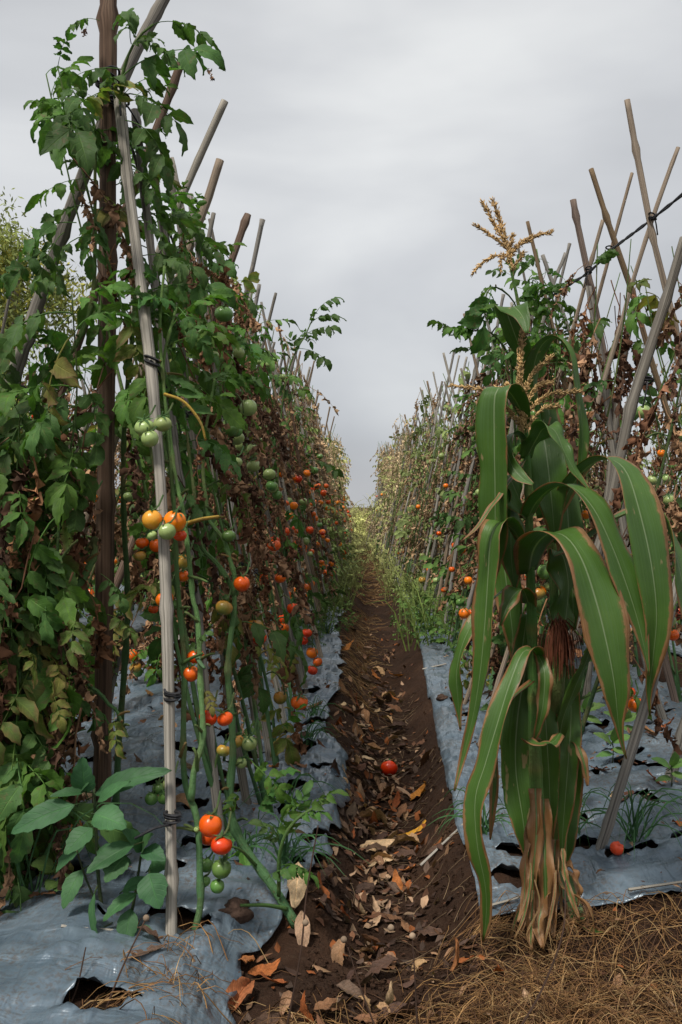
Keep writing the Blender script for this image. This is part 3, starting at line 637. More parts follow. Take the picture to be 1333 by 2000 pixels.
def near_plant(side, line, y, gv, dv, nst, H, label, kinds, ntr, seed, bx=None, dens=1.0):
    rg = np.random.default_rng(seed); d = 1 if (side == 'L') == (line == 'outer') else -1
    bx0 = (INN if line == 'inner' else OUT)[side] if bx is None else bx
    lean = abs(RIDGE[side]-bx0); base = np.array([bx0+rg.normal(0, .03), y, .05])
    o = root('tomato_plant', base, label, 'tomato plant', 'tomato plants tied to the bamboo stakes')
    g = Geo(); CS = stem_paths(rg, base, d, lean, H, nst)
    for C in CS: stem_geo(g, C, rg.uniform(.0052, .0078), .0016, rg)
    for C in CS:
        anch = rg.uniform(.3, 1.0, 6)
        for k in range(int(40*dens)):
            f = rg.uniform(.08, 1.0); p = C[int(f*35)]; z = p[2]
            pg, pd = prof(gv, z), prof(dv, z); q = rg.random()*1.0
            az = (0 if d < 0 else math.pi)+rg.normal(0, 1.25)+(-.5 if d < 0 else .5)
            if q < pg*.55:
                lib = LEAF if rg.random() > .10+.28*(z < .9) else YLEAF; pit = rg.uniform(-1.3, -.1) if z < 1.7 else rg.uniform(-.7, .7)
                R = rotm('Z', az) @ rotm('Y', -pit) @ rotm('X', rg.normal(0, .35))
                link('leaf', lib[rg.integers(len(lib))], o, M4(R, p-base, rg.uniform(.45, .95)))
            elif q < pg*.55+pd*.5:
                p = C[int(np.clip(anch[rg.integers(6)]+rg.normal(0, .03), .1, 1)*35)]+rg.normal(0, .035, 3)
                R = rotm('Z', az) @ rotm('Y', rg.uniform(.9, 1.6)) @ rotm('X', rg.normal(0, .6))
                link('dried_leaf', DLEAF[rg.integers(len(DLEAF))], o, M4(R, p-base, rg.uniform(.6, 1.5)))
        for k in range(3 if gv[4] > .3 else 0):
            R = rotm('Z', rg.uniform(0, 6.28)) @ rotm('Y', -rg.uniform(.1, 1.1)); link('leaf', LEAF[rg.integers(len(LEAF))], o, M4(R, C[35-k]-base, rg.uniform(.3, .5)))
        for k in range(5):          # bare leaf stalks and cut side shoots
            p = C[int(rg.uniform(.06, .7)*35)]; v = np.array([rg.normal(), rg.normal(), .7]); v *= rg.uniform(.03, .11)/np.linalg.norm(v)
            V, F, U = tube(spline([p, p+v*.6, p+v+[0, 0, -.01]], 5), np.linspace(.0042, .0028, 5), 5); g.add(V, F, U, (.10, .17, .055) if rg.random() > .3 else (.28, .22, .06))
    for k in range(ntr):
        C = CS[rg.integers(len(CS))]; f = rg.uniform(.12, .85); hi = f > .55
        truss(g, rg, o, C, d, f, ['pale', 'green'] if hi else kinds, rg.integers(2, 6))
    g.obj('stem', ['stem'], o, loc=base); plants.append((o, base)); return o
RIPE = ['red', 'red', 'orange', 'red', 'turning']; MIXED = ['red', 'orange', 'pale', 'green', 'turning']
ys = [2.55, 2.9, 3.3, 3.7, 4.1, 4.55, 5.0]
for k, y in enumerate(ys):
    gv = [.05, .10, .45, .85, 1.1] if y < 3.1 else [.08, .10, .14, .22, .75]; dv = [0, 0, .25, .5, .12] if y < 3.1 else [0, 0, .5, 1.3, .6]
    near_plant('L', 'inner', y, gv, dv, 3, 2.12 if y > 2.3 else 1.75, f'{ORD[k]} tomato plant along the furrow {BROWNROW}', RIPE, 0 if y < 2.8 else 1 if y < 3.2 else 3, 200+k, dens=1.0 if y > 2.3 else .55)
for k, y in enumerate([2.35, 2.75, 3.2, 3.7, 4.3, 4.9]):
    gv = [.8, .9, .8, .45, .3] if y < 3 else [.4, .6, .5, .35, .3]; dv = [.03, .1, .25, .2, .05] if y < 3 else [.1, .2, .6, .5, .2]
    near_plant('L', 'outer', y, gv, dv, 3, 1.45 if y < 3.4 else 1.7, f'{ORD[k]} tomato plant on the far side {BROWNROW}', MIXED, 2, 230+k)
near_plant('L', 'outer', 2.3, [1.4, 1.5, 1.0, .6, .4], [.1, .3, .5, .4, .1], 4, 1.45, 'leafy yellowing tomato plant low beside the foot of the brown post', MIXED, 1, 245, bx=-.80, dens=1.6)
for k, y in enumerate([2.85, 3.3, 3.75, 4.2, 4.65, 5.1]):
    gv = [.08, .10, .10, .12, .25] if y < 4 else [.2, .25, .3, .5, 1.1]; dv = [.02, .08, .6, 1.2, .6] if y < 4 else [.1, .3, .9, 1.0, .25]
    near_plant('R', 'inner', y, gv, dv, 2 if y < 4 else 3, 2.0 if y > 3 else 1.75, f'{ORD[k]} tomato plant along the furrow {CORNROW}', MIXED, 0 if y < 3.6 else 2, 260+k)
for k, y in enumerate([2.9, 3.4, 3.9, 4.5, 5.1]):
    near_plant('R', 'outer', y, [.12, .15, .12, .15, .3], [.05, .1, .4, .8, .3], 2, 1.85, f'{ORD[k]} tomato plant on the far side {CORNROW}', MIXED, 0 if y < 3.6 else 2, 280+k)

# farther plants: six shared models per zone, each plant still its own object
def far_model(seed, gv, dv, H, nst, count, pale, fruit, lean, sided):  # pale mixes in dry straw colour, also standing in for sunlit far rows
    rg = np.random.default_rng(seed); gs, gl, gd = Geo(), Geo(), Geo(); base = np.zeros(3)
    CS = stem_paths(rg, base, 1, lean, H, nst); fr = []
    for C in CS:
        stem_geo(gs, C, .0075, .003, rg, 5); anch = rg.uniform(.3, 1.0, 6)
        for k in range(count):
            p = C[int(rg.uniform(.06, 1)*35)]; z = p[2]; q = rg.random()*1.3; pg, pd = prof(gv, z), prof(dv, z)
            az = rg.uniform(0, 6.28)
            if q < pg:
                s = SG[rg.integers(6)]; R = rotm('Z', az) @ rotm('Y', rg.uniform(-.5, .7)) @ rotm('X', rg.normal(0, .4)); c = rg.uniform(.75, 1.3)
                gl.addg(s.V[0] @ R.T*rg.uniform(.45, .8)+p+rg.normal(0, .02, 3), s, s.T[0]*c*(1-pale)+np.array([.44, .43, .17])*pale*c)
            elif q < pg+pd*.75:
                p = C[int(np.clip(anch[rg.integers(6)]+rg.normal(0, .035), .1, 1)*35)]+rg.normal(0, .04, 3)*[1, 1.3, 1]
                s = SD[rg.integers(6)]; R = rotm('Z', az) @ rotm('Y', rg.uniform(.8, 1.6)) @ rotm('X', rg.normal(0, .6)); c = rg.uniform(.75, 1.3)
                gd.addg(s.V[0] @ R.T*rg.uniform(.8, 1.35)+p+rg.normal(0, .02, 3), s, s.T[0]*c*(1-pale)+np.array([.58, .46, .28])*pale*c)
        for k in range(fruit):
            p = C[int(rg.uniform(.2, .72)*35)]
            for q in range(rg.integers(1, 5)): fr.append((p+rg.normal(0, 1, 3)*[.04, .05, .04]+[-.05, 0, -.04], rg.uniform(.02, .03), p[2]))
    return gs.mesh('stem', ['stem']), (gl.mesh('leaves', ['far_leaf']) if gl.n else None), (gd.mesh('dried_leaves', ['dry']) if gd.n else None), fr
FARZ = {}
for side in 'LR':
    for line in ('inner', 'outer'):
        lean = abs(RIDGE[side]-(INN if line == 'inner' else OUT)[side])
        lo = .55 if side == 'R' else .16
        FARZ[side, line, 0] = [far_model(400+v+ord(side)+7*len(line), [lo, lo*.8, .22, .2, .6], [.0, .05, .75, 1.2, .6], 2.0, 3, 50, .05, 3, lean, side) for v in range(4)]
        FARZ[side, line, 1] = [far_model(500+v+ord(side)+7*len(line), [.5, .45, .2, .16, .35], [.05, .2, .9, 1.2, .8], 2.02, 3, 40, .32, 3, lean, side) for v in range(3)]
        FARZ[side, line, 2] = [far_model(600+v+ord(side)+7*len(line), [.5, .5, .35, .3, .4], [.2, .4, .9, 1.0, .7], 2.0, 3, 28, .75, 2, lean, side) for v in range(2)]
bvf, bff, buf = ball(1.0, 8, 6)
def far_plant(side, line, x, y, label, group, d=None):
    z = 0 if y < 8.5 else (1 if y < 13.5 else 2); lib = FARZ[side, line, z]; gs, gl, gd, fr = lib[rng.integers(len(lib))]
    if d is None: d = 1 if (side == 'L') == (line == 'outer') else -1
    x = x+float(bend(y)); o = root('tomato_plant', (x, y, .03), label, 'tomato plant', group)
    fl = rng.choice([-1, 1]); m = Matrix.Diagonal((d, fl, rng.uniform(.74, 1.12)*(1.07 if side == 'R' else 1.0), 1)); o.location.x += .06*d
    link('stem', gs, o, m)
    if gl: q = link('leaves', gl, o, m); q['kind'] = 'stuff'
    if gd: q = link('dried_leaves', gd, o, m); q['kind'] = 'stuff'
    n = 0; gf = Geo()
    for p, r, hgt in fr:
        if rng.random() < (.6 if side == 'L' else .95): continue
        kind = rng.choice(['orange', 'red', 'pale', 'green'], p=[.5, .25, .15, .1]) if hgt < 1.3 else rng.choice(['green', 'pale'])
        pp = np.array([p[0]*d, p[1]*fl, p[2]])
        if y < 9: tomato(o, pp+[x, y, .03], r, kind, calyx=False)
        else: gf.add(bvf*r+pp, bff, buf, FRUITC[kind][0])
    if gf.n: q = gf.obj('fruit', ['tomato'], o); q['kind'] = 'stuff'
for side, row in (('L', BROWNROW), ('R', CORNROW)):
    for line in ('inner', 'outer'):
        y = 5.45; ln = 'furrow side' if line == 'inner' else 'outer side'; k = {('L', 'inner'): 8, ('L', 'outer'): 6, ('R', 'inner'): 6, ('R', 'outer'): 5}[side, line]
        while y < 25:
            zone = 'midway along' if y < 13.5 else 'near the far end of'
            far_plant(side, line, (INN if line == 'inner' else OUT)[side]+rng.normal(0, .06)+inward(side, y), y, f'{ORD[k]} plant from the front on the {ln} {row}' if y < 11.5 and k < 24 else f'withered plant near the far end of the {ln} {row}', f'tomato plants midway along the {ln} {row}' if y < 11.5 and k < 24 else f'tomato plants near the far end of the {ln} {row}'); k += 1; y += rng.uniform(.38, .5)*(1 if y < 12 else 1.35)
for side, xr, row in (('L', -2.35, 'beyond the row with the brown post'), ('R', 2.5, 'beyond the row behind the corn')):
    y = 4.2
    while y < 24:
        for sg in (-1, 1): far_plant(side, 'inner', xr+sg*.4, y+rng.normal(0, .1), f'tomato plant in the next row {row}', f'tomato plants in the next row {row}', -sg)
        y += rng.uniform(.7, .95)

# ------------------------------------------------------------------ tomato plants closest to the camera, stem by stem
def px_path(pts, n=60): return spline([W(*p) for p in pts], n)
def hero_plant(name_loc, label, stems, fruits, leaves, twigs=()):
    base = np.array(name_loc); o = root('tomato_plant', base, label, 'tomato plant', 'tomato plants tied to the bamboo stakes'); g = Geo(); rg = np.random.default_rng(int(abs(base[0])*1e4))
    for pts, r0, r1 in stems:
        C = px_path(pts); stem_geo(g, C, r0, min(r1, .003), rg, 8)
        for k in range(4 if C[-1][2] > .9 else 0):
            R = rotm('Z', rg.uniform(0, 6.28)) @ rotm('Y', -rg.uniform(-.2, 1.0)); link('leaf', LEAF[rg.integers(len(LEAF))], o, M4(R, C[-1-2*k]-base, rg.uniform(.35, .6)))
    for pts, r0, r1 in stems:
        C = px_path(pts)
        for k in range(7):
            i_ = rg.integers(4, 56); p = C[i_]; v = np.array([rg.normal(), -abs(rg.normal()), .6]); v *= rg.uniform(.012, .05)/np.linalg.norm(v)
            V, F, U = tube(spline([p, p+v*.6, p+v+[0, 0, -.004]], 5), np.linspace(.0042, .0026, 5), 5); g.add(V, F, U, (.12, .17, .06) if rg.random() > .4 else (.26, .17, .07))
    for pts, r0, colr in twigs:
        C = px_path(pts, 16); V, F, U = tube(C, np.linspace(r0, r0*.6, 16), 6); g.add(V, F, U, colr)
    for px, py, r, Yd, kind in fruits:
        c = W(px, py, Yd); tomato(o, c, r*Yd/FPX, kind)
        if r > 9: V, F, U = tube(spline([c+[0, 0, r*Yd/FPX*.9], c+[.01, .01, r*Yd/FPX*1.3], c+[.012, .05, r*Yd/FPX*1.5+.02]], 7), .0022, 5); g.add(V, F, U, (.07, .14, .05))
    for a, b, Yd, kind in leaves: hero_leaf(o, W(*a, Yd), W(*b, Yd-.04), kind)
    g.obj('stem', ['stem'], o, loc=base); return o
def hero_leaf(o, A, B, kind='g', roll=None):
    A, B = np.asarray(A), np.asarray(B); d = B-A; Ln = np.linalg.norm(d)
    up = np.array([0, -.45, 1.0]) if abs(d[2]) < .85*Ln else np.array([0, -1.0, .2])
    R = frame(d, up) @ rotm('X', rng.normal(0, .3) if roll is None else roll) @ rotm('Y', -.25)
    lib = {'g': LEAF, 'y': YLEAF, 'd': DLEAF}[kind]
    link('dried_leaf' if kind == 'd' else 'leaf', lib[rng.integers(len(lib))], o, M4(R, A-np.array(o.location), Ln/.32))
S1a = [(366, 1862, 2.0), (390, 1775, 2.02), (388, 1700, 2.03), (383, 1611, 2.05), (372, 1565, 2.06), (360, 1541, 2.07), (352, 1478, 2.09), (354, 1367, 2.12), (356, 1297, 2.14), (347, 1200, 2.17), (341, 1090, 2.2), (338, 990, 2.23), (322, 800, 2.28), (312, 640, 2.34), (322, 520, 2.4)]
S1b = [(374, 1565, 2.06), (380, 1505, 2.07), (397, 1455, 2.09), (399, 1408, 2.1), (395, 1339, 2.12), (388, 1215, 2.15), (378, 1174, 2.17), (374, 1117, 2.18), (365, 1045, 2.2), (356, 994, 2.22), (342, 924, 2.25), (329, 836, 2.28), (318, 720, 2.32), (345, 600, 2.4)]
YEL, GRN = (.42, .27, .05), (.085, .17, .05)
hero_plant(W(366, 1862, 2.0), 'forked tomato plant tied to the pale leaning stake, bearing the largest red fruit', [(S1a, .0072, .0055), (S1b, .0066, .005)],
  [(283, 835, 20, 2.18, 'pale'), (318, 828, 18, 2.16, 'pale'), (293, 857, 17, 2.13, 'pale'),
   (298, 1015, 20, 2.12, 'yellow'), (342, 1018, 22, 2.12, 'orange'), (327, 1038, 17, 2.07, 'pale'), (298, 1046, 10, 2.08, 'pale'), (352, 1046, 13, 2.16, 'red'),
   (322, 1170, 18, 2.16, 'orange'), (278, 1060, 13, 2.4, 'red'), (306, 1065, 14, 2.4, 'red'), (274, 1086, 12, 2.38, 'turning'), (360, 1097, 15, 2.26, 'turning'), (358, 1125, 13, 2.2, 'orange'),
   (383, 1282, 17, 2.16, 'red'), (373, 1316, 16, 2.14, 'red'), (407, 1402, 18, 2.14, 'red'), (440, 1404, 16, 2.14, 'red'),
   (412, 1612, 23, 2.03, 'red'), (406, 1634, 17, 2.08, 'red'), (433, 1651, 21, 2.0, 'red'), (385, 1620, 6, 2.03, 'pale'), (433, 1697, 19, 2.02, 'green'), (425, 1731, 14, 2.03, 'green'), (403, 1690, 14, 2.1, 'green'), (400, 1722, 12, 2.12, 'green')],
  [((350, 600), (420, 700), 2.35, 'g'), ((330, 560), (250, 640), 2.4, 'g'), ((340, 640), (440, 640), 2.4, 'g'), ((320, 700), (390, 860), 2.38, 'g'), ((330, 1020), (285, 1200), 2.3, 'd'), ((395, 840), (405, 990), 2.3, 'd'), ((300, 900), (270, 1010), 2.4, 'd'), ((395, 1340), (420, 1400), 2.14, 'y'), ((385, 1260), (415, 1240), 2.12, 'g')],
  [([(322, 770, 2.28), (360, 785, 2.25), (392, 825, 2.24), (402, 860, 2.24)], .0045, YEL), ([(362, 1024, 2.2), (395, 1014, 2.15), (428, 1009, 2.12)], .0055, YEL), ([(370, 1125, 2.18), (392, 1131, 2.14), (406, 1137, 2.12)], .0045, GRN), ([(356, 1297, 2.14), (375, 1285, 2.11), (396, 1276, 2.09)], .0045, GRN), ([(386, 1285, 2.12), (392, 1296, 2.09), (400, 1305, 2.07)], .0055, (.10, .19, .10)), ([(385, 1505, 2.07), (384, 1475, 2.05), (378, 1460, 2.05)], .005, GRN)])
S2a = [(580, 1808, 2.12), (540, 1745, 2.14), (502, 1694, 2.17), (485, 1669, 2.18), (460, 1625, 2.21), (449, 1589, 2.23), (447, 1550, 2.25), (452, 1478, 2.28), (447, 1394, 2.32), (441, 1311, 2.36), (447, 1240, 2.4), (455, 1162, 2.44), (428, 1106, 2.46), (401, 1079, 2.48), (387, 1050, 2.5), (375, 940, 2.55), (360, 800, 2.62)]
S2b = [(455, 1162, 2.44), (464, 1117, 2.45), (455, 1061, 2.47), (430, 1030, 2.5), (415, 1000, 2.52), (405, 880, 2.6), (420, 740, 2.68)]
hero_plant(W(580, 1808, 2.12), 'tomato plant with a thick bare stem sprawling from the furrow edge up to the stakes', [(S2a, .0105, .0045), (S2b, .006, .004)],
  [(438, 1187, 17, 2.4, 'turning'), (447, 1047, 14, 2.45, 'green'), (473, 1140, 16, 2.42, 'red'), (463, 1447, 14, 2.3, 'turning'), (487, 1452, 15, 2.3, 'pale'), (437, 1466, 14, 2.36, 'turning'), (472, 1490, 11, 2.28, 'pale')],
  [((520, 1720), (600, 1690), 2.12, 'g'), ((548, 1660), (500, 1600), 2.12, 'g'), ((580, 1600), (640, 1590), 2.12, 'g'), ((570, 1610), (600, 1530), 2.14, 'g'), ((600, 1590), (665, 1545), 2.12, 'g'), ((548, 1690), (620, 1720), 2.1, 'g'), ((545, 1440), (600, 1390), 3.0, 'g'), ((470, 1540), (430, 1600), 2.2, 'g'), ((480, 1480), (570, 1560), 2.2, 'g'), ((540, 1640), (610, 1560), 2.15, 'g'), ((505, 1600), (590, 1500), 2.25, 'g'), ((455, 1330), (455, 1450), 2.3, 'd'), ((440, 1200), (430, 1320), 2.35, 'd')],
  [([(500, 1690, 2.16), (470, 1660, 2.12), (440, 1650, 2.1)], .004, GRN), ([(560, 1775, 2.12), (520, 1768, 2.08), (470, 1768, 2.05)], .005, GRN), ([(545, 1750, 2.12), (548, 1660, 2.1), (580, 1600, 2.1), (650, 1560, 2.12)], .0045, GRN)])
hero_plant(W(215, 1640, 2.66), 'tall green tomato plant climbing the brown post above the other foliage', [([(225, 1600, 2.66), (245, 1200, 2.66), (235, 900, 2.64), (262, 560, 2.6), (238, 330, 2.55), (236, 170, 2.52), (262, 85, 2.5), (300, 48, 2.48)], .009, .003),
   ([(135, 1185, 2.3), (185, 1050, 2.35), (160, 1080, 2.35), (90, 1150, 2.3), (60, 1290, 2.28), (55, 1400, 2.28)], .009, .006), ([(140, 1300, 2.3), (170, 1340, 2.28), (225, 1390, 2.26), (250, 1440, 2.24)], .005, .003),
   ([(60, 900, 2.5), (100, 740, 2.5), (150, 670, 2.5), (185, 560, 2.52), (190, 300, 2.55), (178, 200, 2.56)], .0075, .003)],
  [(171, 202, 8, 2.5, 'green'), (180, 972, 12, 2.5, 'orange'), (2, 945, 22, 2.3, 'turning'), (70, 812, 8, 3.4, 'red'), (50, 800, 8, 3.4, 'orange'), (462, 902, 12, 2.6, 'pale'), (252, 970, 11, 2.6, 'pale'), (128, 862, 11, 2.9, 'pale'), (310, 1540, 13, 2.4, 'green'), (296, 1560, 13, 2.38, 'green'), (322, 1558, 14, 2.36, 'green'), (330, 1532, 12, 2.35, 'pale'), (385, 660, 11, 2.6, 'green'), (300, 1190, 10, 2.5, 'red')],
  [((240, 150), (440, 128), 2.5, 'g'), ((252, 105), (320, 55), 2.48, 'g'), ((262, 85), (335, 110), 2.48, 'g'), ((243, 185), (400, 262), 2.48, 'g'), ((245, 235), (350, 355), 2.46, 'g'), ((262, 190), (340, 185), 2.52, 'g'), ((188, 215), (58, 275), 2.52, 'g'), ((188, 195), (115, 175), 2.52, 'g'), ((195, 40), (125, 62), 2.55, 'g'), ((200, 345), (125, 312), 2.5, 'g'), ((190, 352), (75, 405), 2.48, 'g'),
   ((185, 405), (50, 445), 2.46, 'g'), ((150, 435), (15, 500), 2.44, 'g'), ((130, 455), (65, 580), 2.42, 'g'), ((200, 405), (165, 540), 2.45, 'g'), ((255, 330), (320, 400), 2.5, 'g'), ((265, 430), (360, 520), 2.48, 'g'), ((280, 500), (400, 560), 2.46, 'g'), ((265, 580), (460, 600), 2.5, 'g'), ((150, 670), (95, 730), 2.45, 'g'), ((170, 50), (175, 92), 2.5, 'd'), ((405, 135), (425, 185), 2.48, 'd'),
   ((110, 480), (15, 590), 2.4, 'g'), ((60, 520), (-40, 600), 2.4, 'g'), ((90, 1150), (30, 1300), 2.2, 'y'), ((150, 1190), (150, 1330), 2.15, 'y'), ((100, 1330), (130, 1430), 2.15, 'y'), ((225, 1390), (240, 1490), 2.2, 'y'), ((60, 1290), (10, 1420), 2.2, 'g'), ((200, 1120), (240, 1200), 2.2, 'g'), ((210, 1200), (270, 1280), 2.2, 'y'), ((20, 1060), (25, 1200), 2.25, 'd'), ((60, 1350), (40, 1480), 2.25, 'y')])
hero_plant(np.array([-.36, 5.1, .1]), 'leafy tomato shoot reaching out over the furrow towards the sky gap', [([(560, 1350, 4.9), (545, 1000, 5.0), (560, 750, 5.0), (600, 650, 5.0), (615, 615, 5.0)], .007, .003)], [(505, 707, 6, 4.9, 'pale'), (525, 712, 6, 4.9, 'pale'), (553, 736, 6, 4.9, 'pale')],
  [((595, 655), (668, 650), 5.0, 'g'), ((585, 680), (645, 725), 5.0, 'g'), ((605, 635), (622, 600), 5.0, 'g'), ((580, 700), (560, 640), 5.0, 'g'), ((600, 900), (690, 940), 5.2, 'g'), ((570, 760), (620, 790), 5.0, 'g')])
hero_plant(np.array([.55, 4.9, .1]), 'green tomato plant whose shoots stretch over the furrow behind the corn tassel', [([(1000, 1340, 4.9), (1010, 900, 4.9), (1000, 700, 4.8), (1010, 600, 4.8), (960, 560, 4.7), (935, 640, 4.7), (925, 690, 4.7)], .008, .003), ([(1005, 720, 4.8), (960, 650, 4.7), (880, 655, 4.7)], .006, .0025)],
  [(1085, 690, 7, 4.6, 'pale'), (1100, 700, 6, 4.6, 'pale'), (1235, 808, 15, 3.0, 'green'), (1257, 804, 14, 3.0, 'pale'), (1275, 938, 11, 3.2, 'pale'), (1302, 935, 8, 3.3, 'pale'), (1292, 885, 8, 3.4, 'orange'), (907, 1198, 11, 4.2, 'orange'), (923, 1196, 10, 4.25, 'orange'), (1242, 1376, 18, 2.75, 'orange'), (1230, 1352, 12, 2.85, 'red'), (1218, 1386, 10, 2.8, 'turning'), (1300, 1180, 17, 2.6, 'red'), (1308, 1212, 13, 2.55, 'pale'), (1315, 1240, 12, 2.6, 'red'), (1245, 1140, 12, 2.7, 'red'), (883, 1112, 6, 5.2, 'orange'), (825, 1133, 7, 5.3, 'turning'), (938, 962, 10, 3.9, 'pale')],
  [((1000, 500), (1045, 510), 4.8, 'g'), ((960, 560), (925, 700), 4.7, 'g'), ((940, 650), (856, 658), 4.7, 'g'), ((1000, 600), (1080, 560), 4.8, 'g'), ((1010, 620), (1120, 600), 4.8, 'g'), ((1000, 680), (940, 760), 4.7, 'g'), ((1010, 560), (1060, 620), 4.8, 'g'), ((1020, 650), (1100, 700), 4.7, 'g'), ((1040, 580), (1150, 560), 4.9, 'g'), ((990, 620), (920, 610), 4.8, 'g'), ((1000, 540), (950, 530), 4.8, 'g')])

# ------------------------------------------------------------------ corn
CORNY = 2.17
def blade(o, ctrl, scorch=0.0, tip=.5, name='leaf', n=44, nc=9, fold=.22, rip=.10, seed=0, mat='maize_leaf', base0=None):
    rg = np.random.default_rng(seed+int(ctrl[0][0])); Q = np.array([[*W(c[0], c[1], c[2]), c[3]*1.12*c[2]/FPX, c[4]] for c in ctrl])
    S = spline(Q, n); C = S[:, :3]; wd = np.maximum(S[:, 3], .0015)*(1+.16*fbm(np.linspace(0, 9, n)+seed*3.1, np.zeros(n)+seed, 3)); rip = rip*1.5; ph = np.radians(S[:, 4])
    T = np.gradient(C, axis=0); T /= np.linalg.norm(T, axis=1)[:, None]+1e-9
    for _ in range(2): T[1:-1] = (T[:-2]+T[1:-1]*2+T[2:])/4
    hv = (C[int(n*.62)]-C[0])[:2]; hl = np.linalg.norm(hv); tt = np.linspace(0, 1, n)
    p0 = math.atan2(-hv[0], hv[1]) if hl > .03 else 0.0        # across the leaf, level, square to the way it heads
    if math.cos(p0) < 0: p0 += math.pi
    p0 = (p0+math.pi) % (2*math.pi)-math.pi
    phi = p0*(1-.55*sstep(.45, 1, tt))+.35*ph*np.sign(p0+1e-6)
    side = np.stack([np.cos(phi), np.sin(phi), 0*phi], 1); side -= T*np.sum(side*T, 1)[:, None]; side /= np.linalg.norm(side, axis=1)[:, None]+1e-9
    for _ in range(3): side[1:-1] = (side[:-2]+2*side[1:-1]+side[2:])/4
    side /= np.linalg.norm(side, axis=1)[:, None]+1e-9; nrm = np.cross(side, T)
    s = np.linspace(-1, 1, nc); tt = np.linspace(0, 1, n)
    lift = -fold*(np.abs(s)-.4)[None]*wd[:, None]*.5
    wob = rip*wd[:, None]*np.abs(s)[None]**2*(np.sin(tt*rg.uniform(14, 24)+rg.uniform(0, 6))[:, None]*(s < 0)[None]+np.sin(tt*rg.uniform(14, 24)+rg.uniform(0, 6))[:, None]*(s > 0)[None])
    V = C[:, None]+side[:, None]*(s[None]*wd[:, None]*.5)[:, :, None]+nrm[:, None]*(lift+wob)[:, :, None]
    U = np.stack(np.broadcast_arrays((s*.5+.5)[None], tt[:, None]), 2).reshape(-1, 2)
    sc = scorch+tip*sstep(.72, 1.0, tt); Tn = np.zeros((n, nc, 3)); Tn[:, :, 0] = sc[:, None]+.16*rg.uniform(-1, 1)*s[None]*(scorch > -.04)
    g = Geo(); g.add(V.reshape(-1, 3), quads(n, nc), U, Tn.reshape(-1, 3), 0)
    b = g.obj(name, [mat], o, loc=np.array(o.location)); md = b.modifiers.new('thickness', 'SOLIDIFY'); md.thickness = .0006; return b
def stalk(o, pts, radii, name='stalk'):
    C = px_path(pts, 90); r = np.interp(np.linspace(0, 1, 90), np.linspace(0, 1, len(radii)), radii); s = np.linspace(0, 1, 90)
    kn = np.exp(-((s*8) % 1-.5)**2/.004); r = r*(1+.16*kn); V, F, U = tube(C, r, 12)
    k = np.repeat(kn, 13)[:, None]; k = np.vstack([k, [[0]], [[0]]])
    base = np.clip(1-(V[:, 2:]-.1)/.35, 0, 1)
    T = np.array([.070, .165, .040])*(1-.5*k)+np.array([.20, .16, .05])*.5*k; T = T*(1-base*.6)+np.array([.22, .19, .055])*base*.6
    g = Geo(); g.add(V, F, U, T); return g.obj(name, ['stem'], o, loc=np.array(o.location))
def tassel(o, branches, Yd):
    mainp = None; rg = np.random.default_rng(4)
    for pts, dens in branches:
        C = spline([W(p[0], p[1], Yd+(p[2] if len(p) > 2 else 0)) for p in pts], 40); g = Geo(); g.add(*tube(C, .0014, 4), T=(.30, .20, .085))
        Ln = np.sum(np.linalg.norm(np.diff(C, axis=0), axis=1)); n = int(Ln*1500*dens)
        T = np.gradient(C, axis=0); T /= np.linalg.norm(T, axis=1)[:, None]
        for k in range(n):
            f = .1+.9*k/n; i = int(f*39); d = T[i]+rg.normal(0, .5 if dens > 1 else .42, 3); R = frame(d, rg.normal(0, 1, 3)); l = rg.uniform(.008, .013); w = l*.14
            v = np.array([[0, 0, 0], [l*.45, w, 0], [l*.45, 0, w], [l*.45, -w, 0], [l*.45, 0, -w], [l, 0, 0]])
            f_ = np.array([[0, 2, 1], [0, 3, 2], [0, 4, 3], [0, 1, 4], [5, 1, 2], [5, 2, 3], [5, 3, 4], [5, 4, 1]])
            g.add(v @ R.T+C[i]+rg.normal(0, .0013*dens, 3), [f_], None, np.array([.52, .345, .155])*rg.uniform(.7, 1.25))
        b = g.obj('tassel' if mainp is None else 'tassel_branch', ['straw'], o if mainp is None else mainp, loc=np.array(o.location))
        if mainp is None: mainp = b
Y0 = CORNY
cb = root('corn_plant', W(1088, 1812, 2.24), 'taller corn plant at the back with the higher tassel and the ear', 'corn plant', 'corn plants at the bed end')
stalk(cb, [(1088, 1815, 2.24), (1092, 1600, 2.25), (1090, 1400, 2.26), (1082, 1150, 2.27), (1068, 950, 2.28), (1050, 800, 2.28), (1030, 690, 2.28), (1012, 590, 2.28), (996, 515, 2.28)], [.019, .018, .016, .013, .010, .008, .006, .0045, .003])
tassel(cb, [([(1004, 540), (994, 495), (985, 459), (973, 418), (962, 391)], 1.5), ([(996, 505), (993, 486), (968, 442), (949, 406), (942, 396)], 1.4), ([(995, 505), (992, 488), (963, 462), (927, 438)], 1), ([(996, 510), (987, 500), (966, 500), (942, 514), (924, 534)], 1), ([(998, 510), (1002, 493), (1023, 471), (1052, 459), (1078, 454)], 1.2), ([(998, 500), (1012, 480), (1040, 466)], 1.0), ([(1002, 535), (1004, 522), (1016, 505), (1023, 493)], 1.2), ([(990, 512), (980, 505), (979, 530)], .8), ([(996, 500), (999, 481), (1002, 459)], 1.3)], 2.28)
blade(cb, [(1034, 740, 2.28, 16, 10), (1020, 690, 2.24, 30, 10), (1002, 640, 2.2, 46, 5), (992, 608, 2.19, 48, 10), (1004, 598, 2.14, 46, 30), (1022, 620, 2.1, 30, 40), (1030, 650, 2.08, 8, 40)], -.1, .2, seed=1)
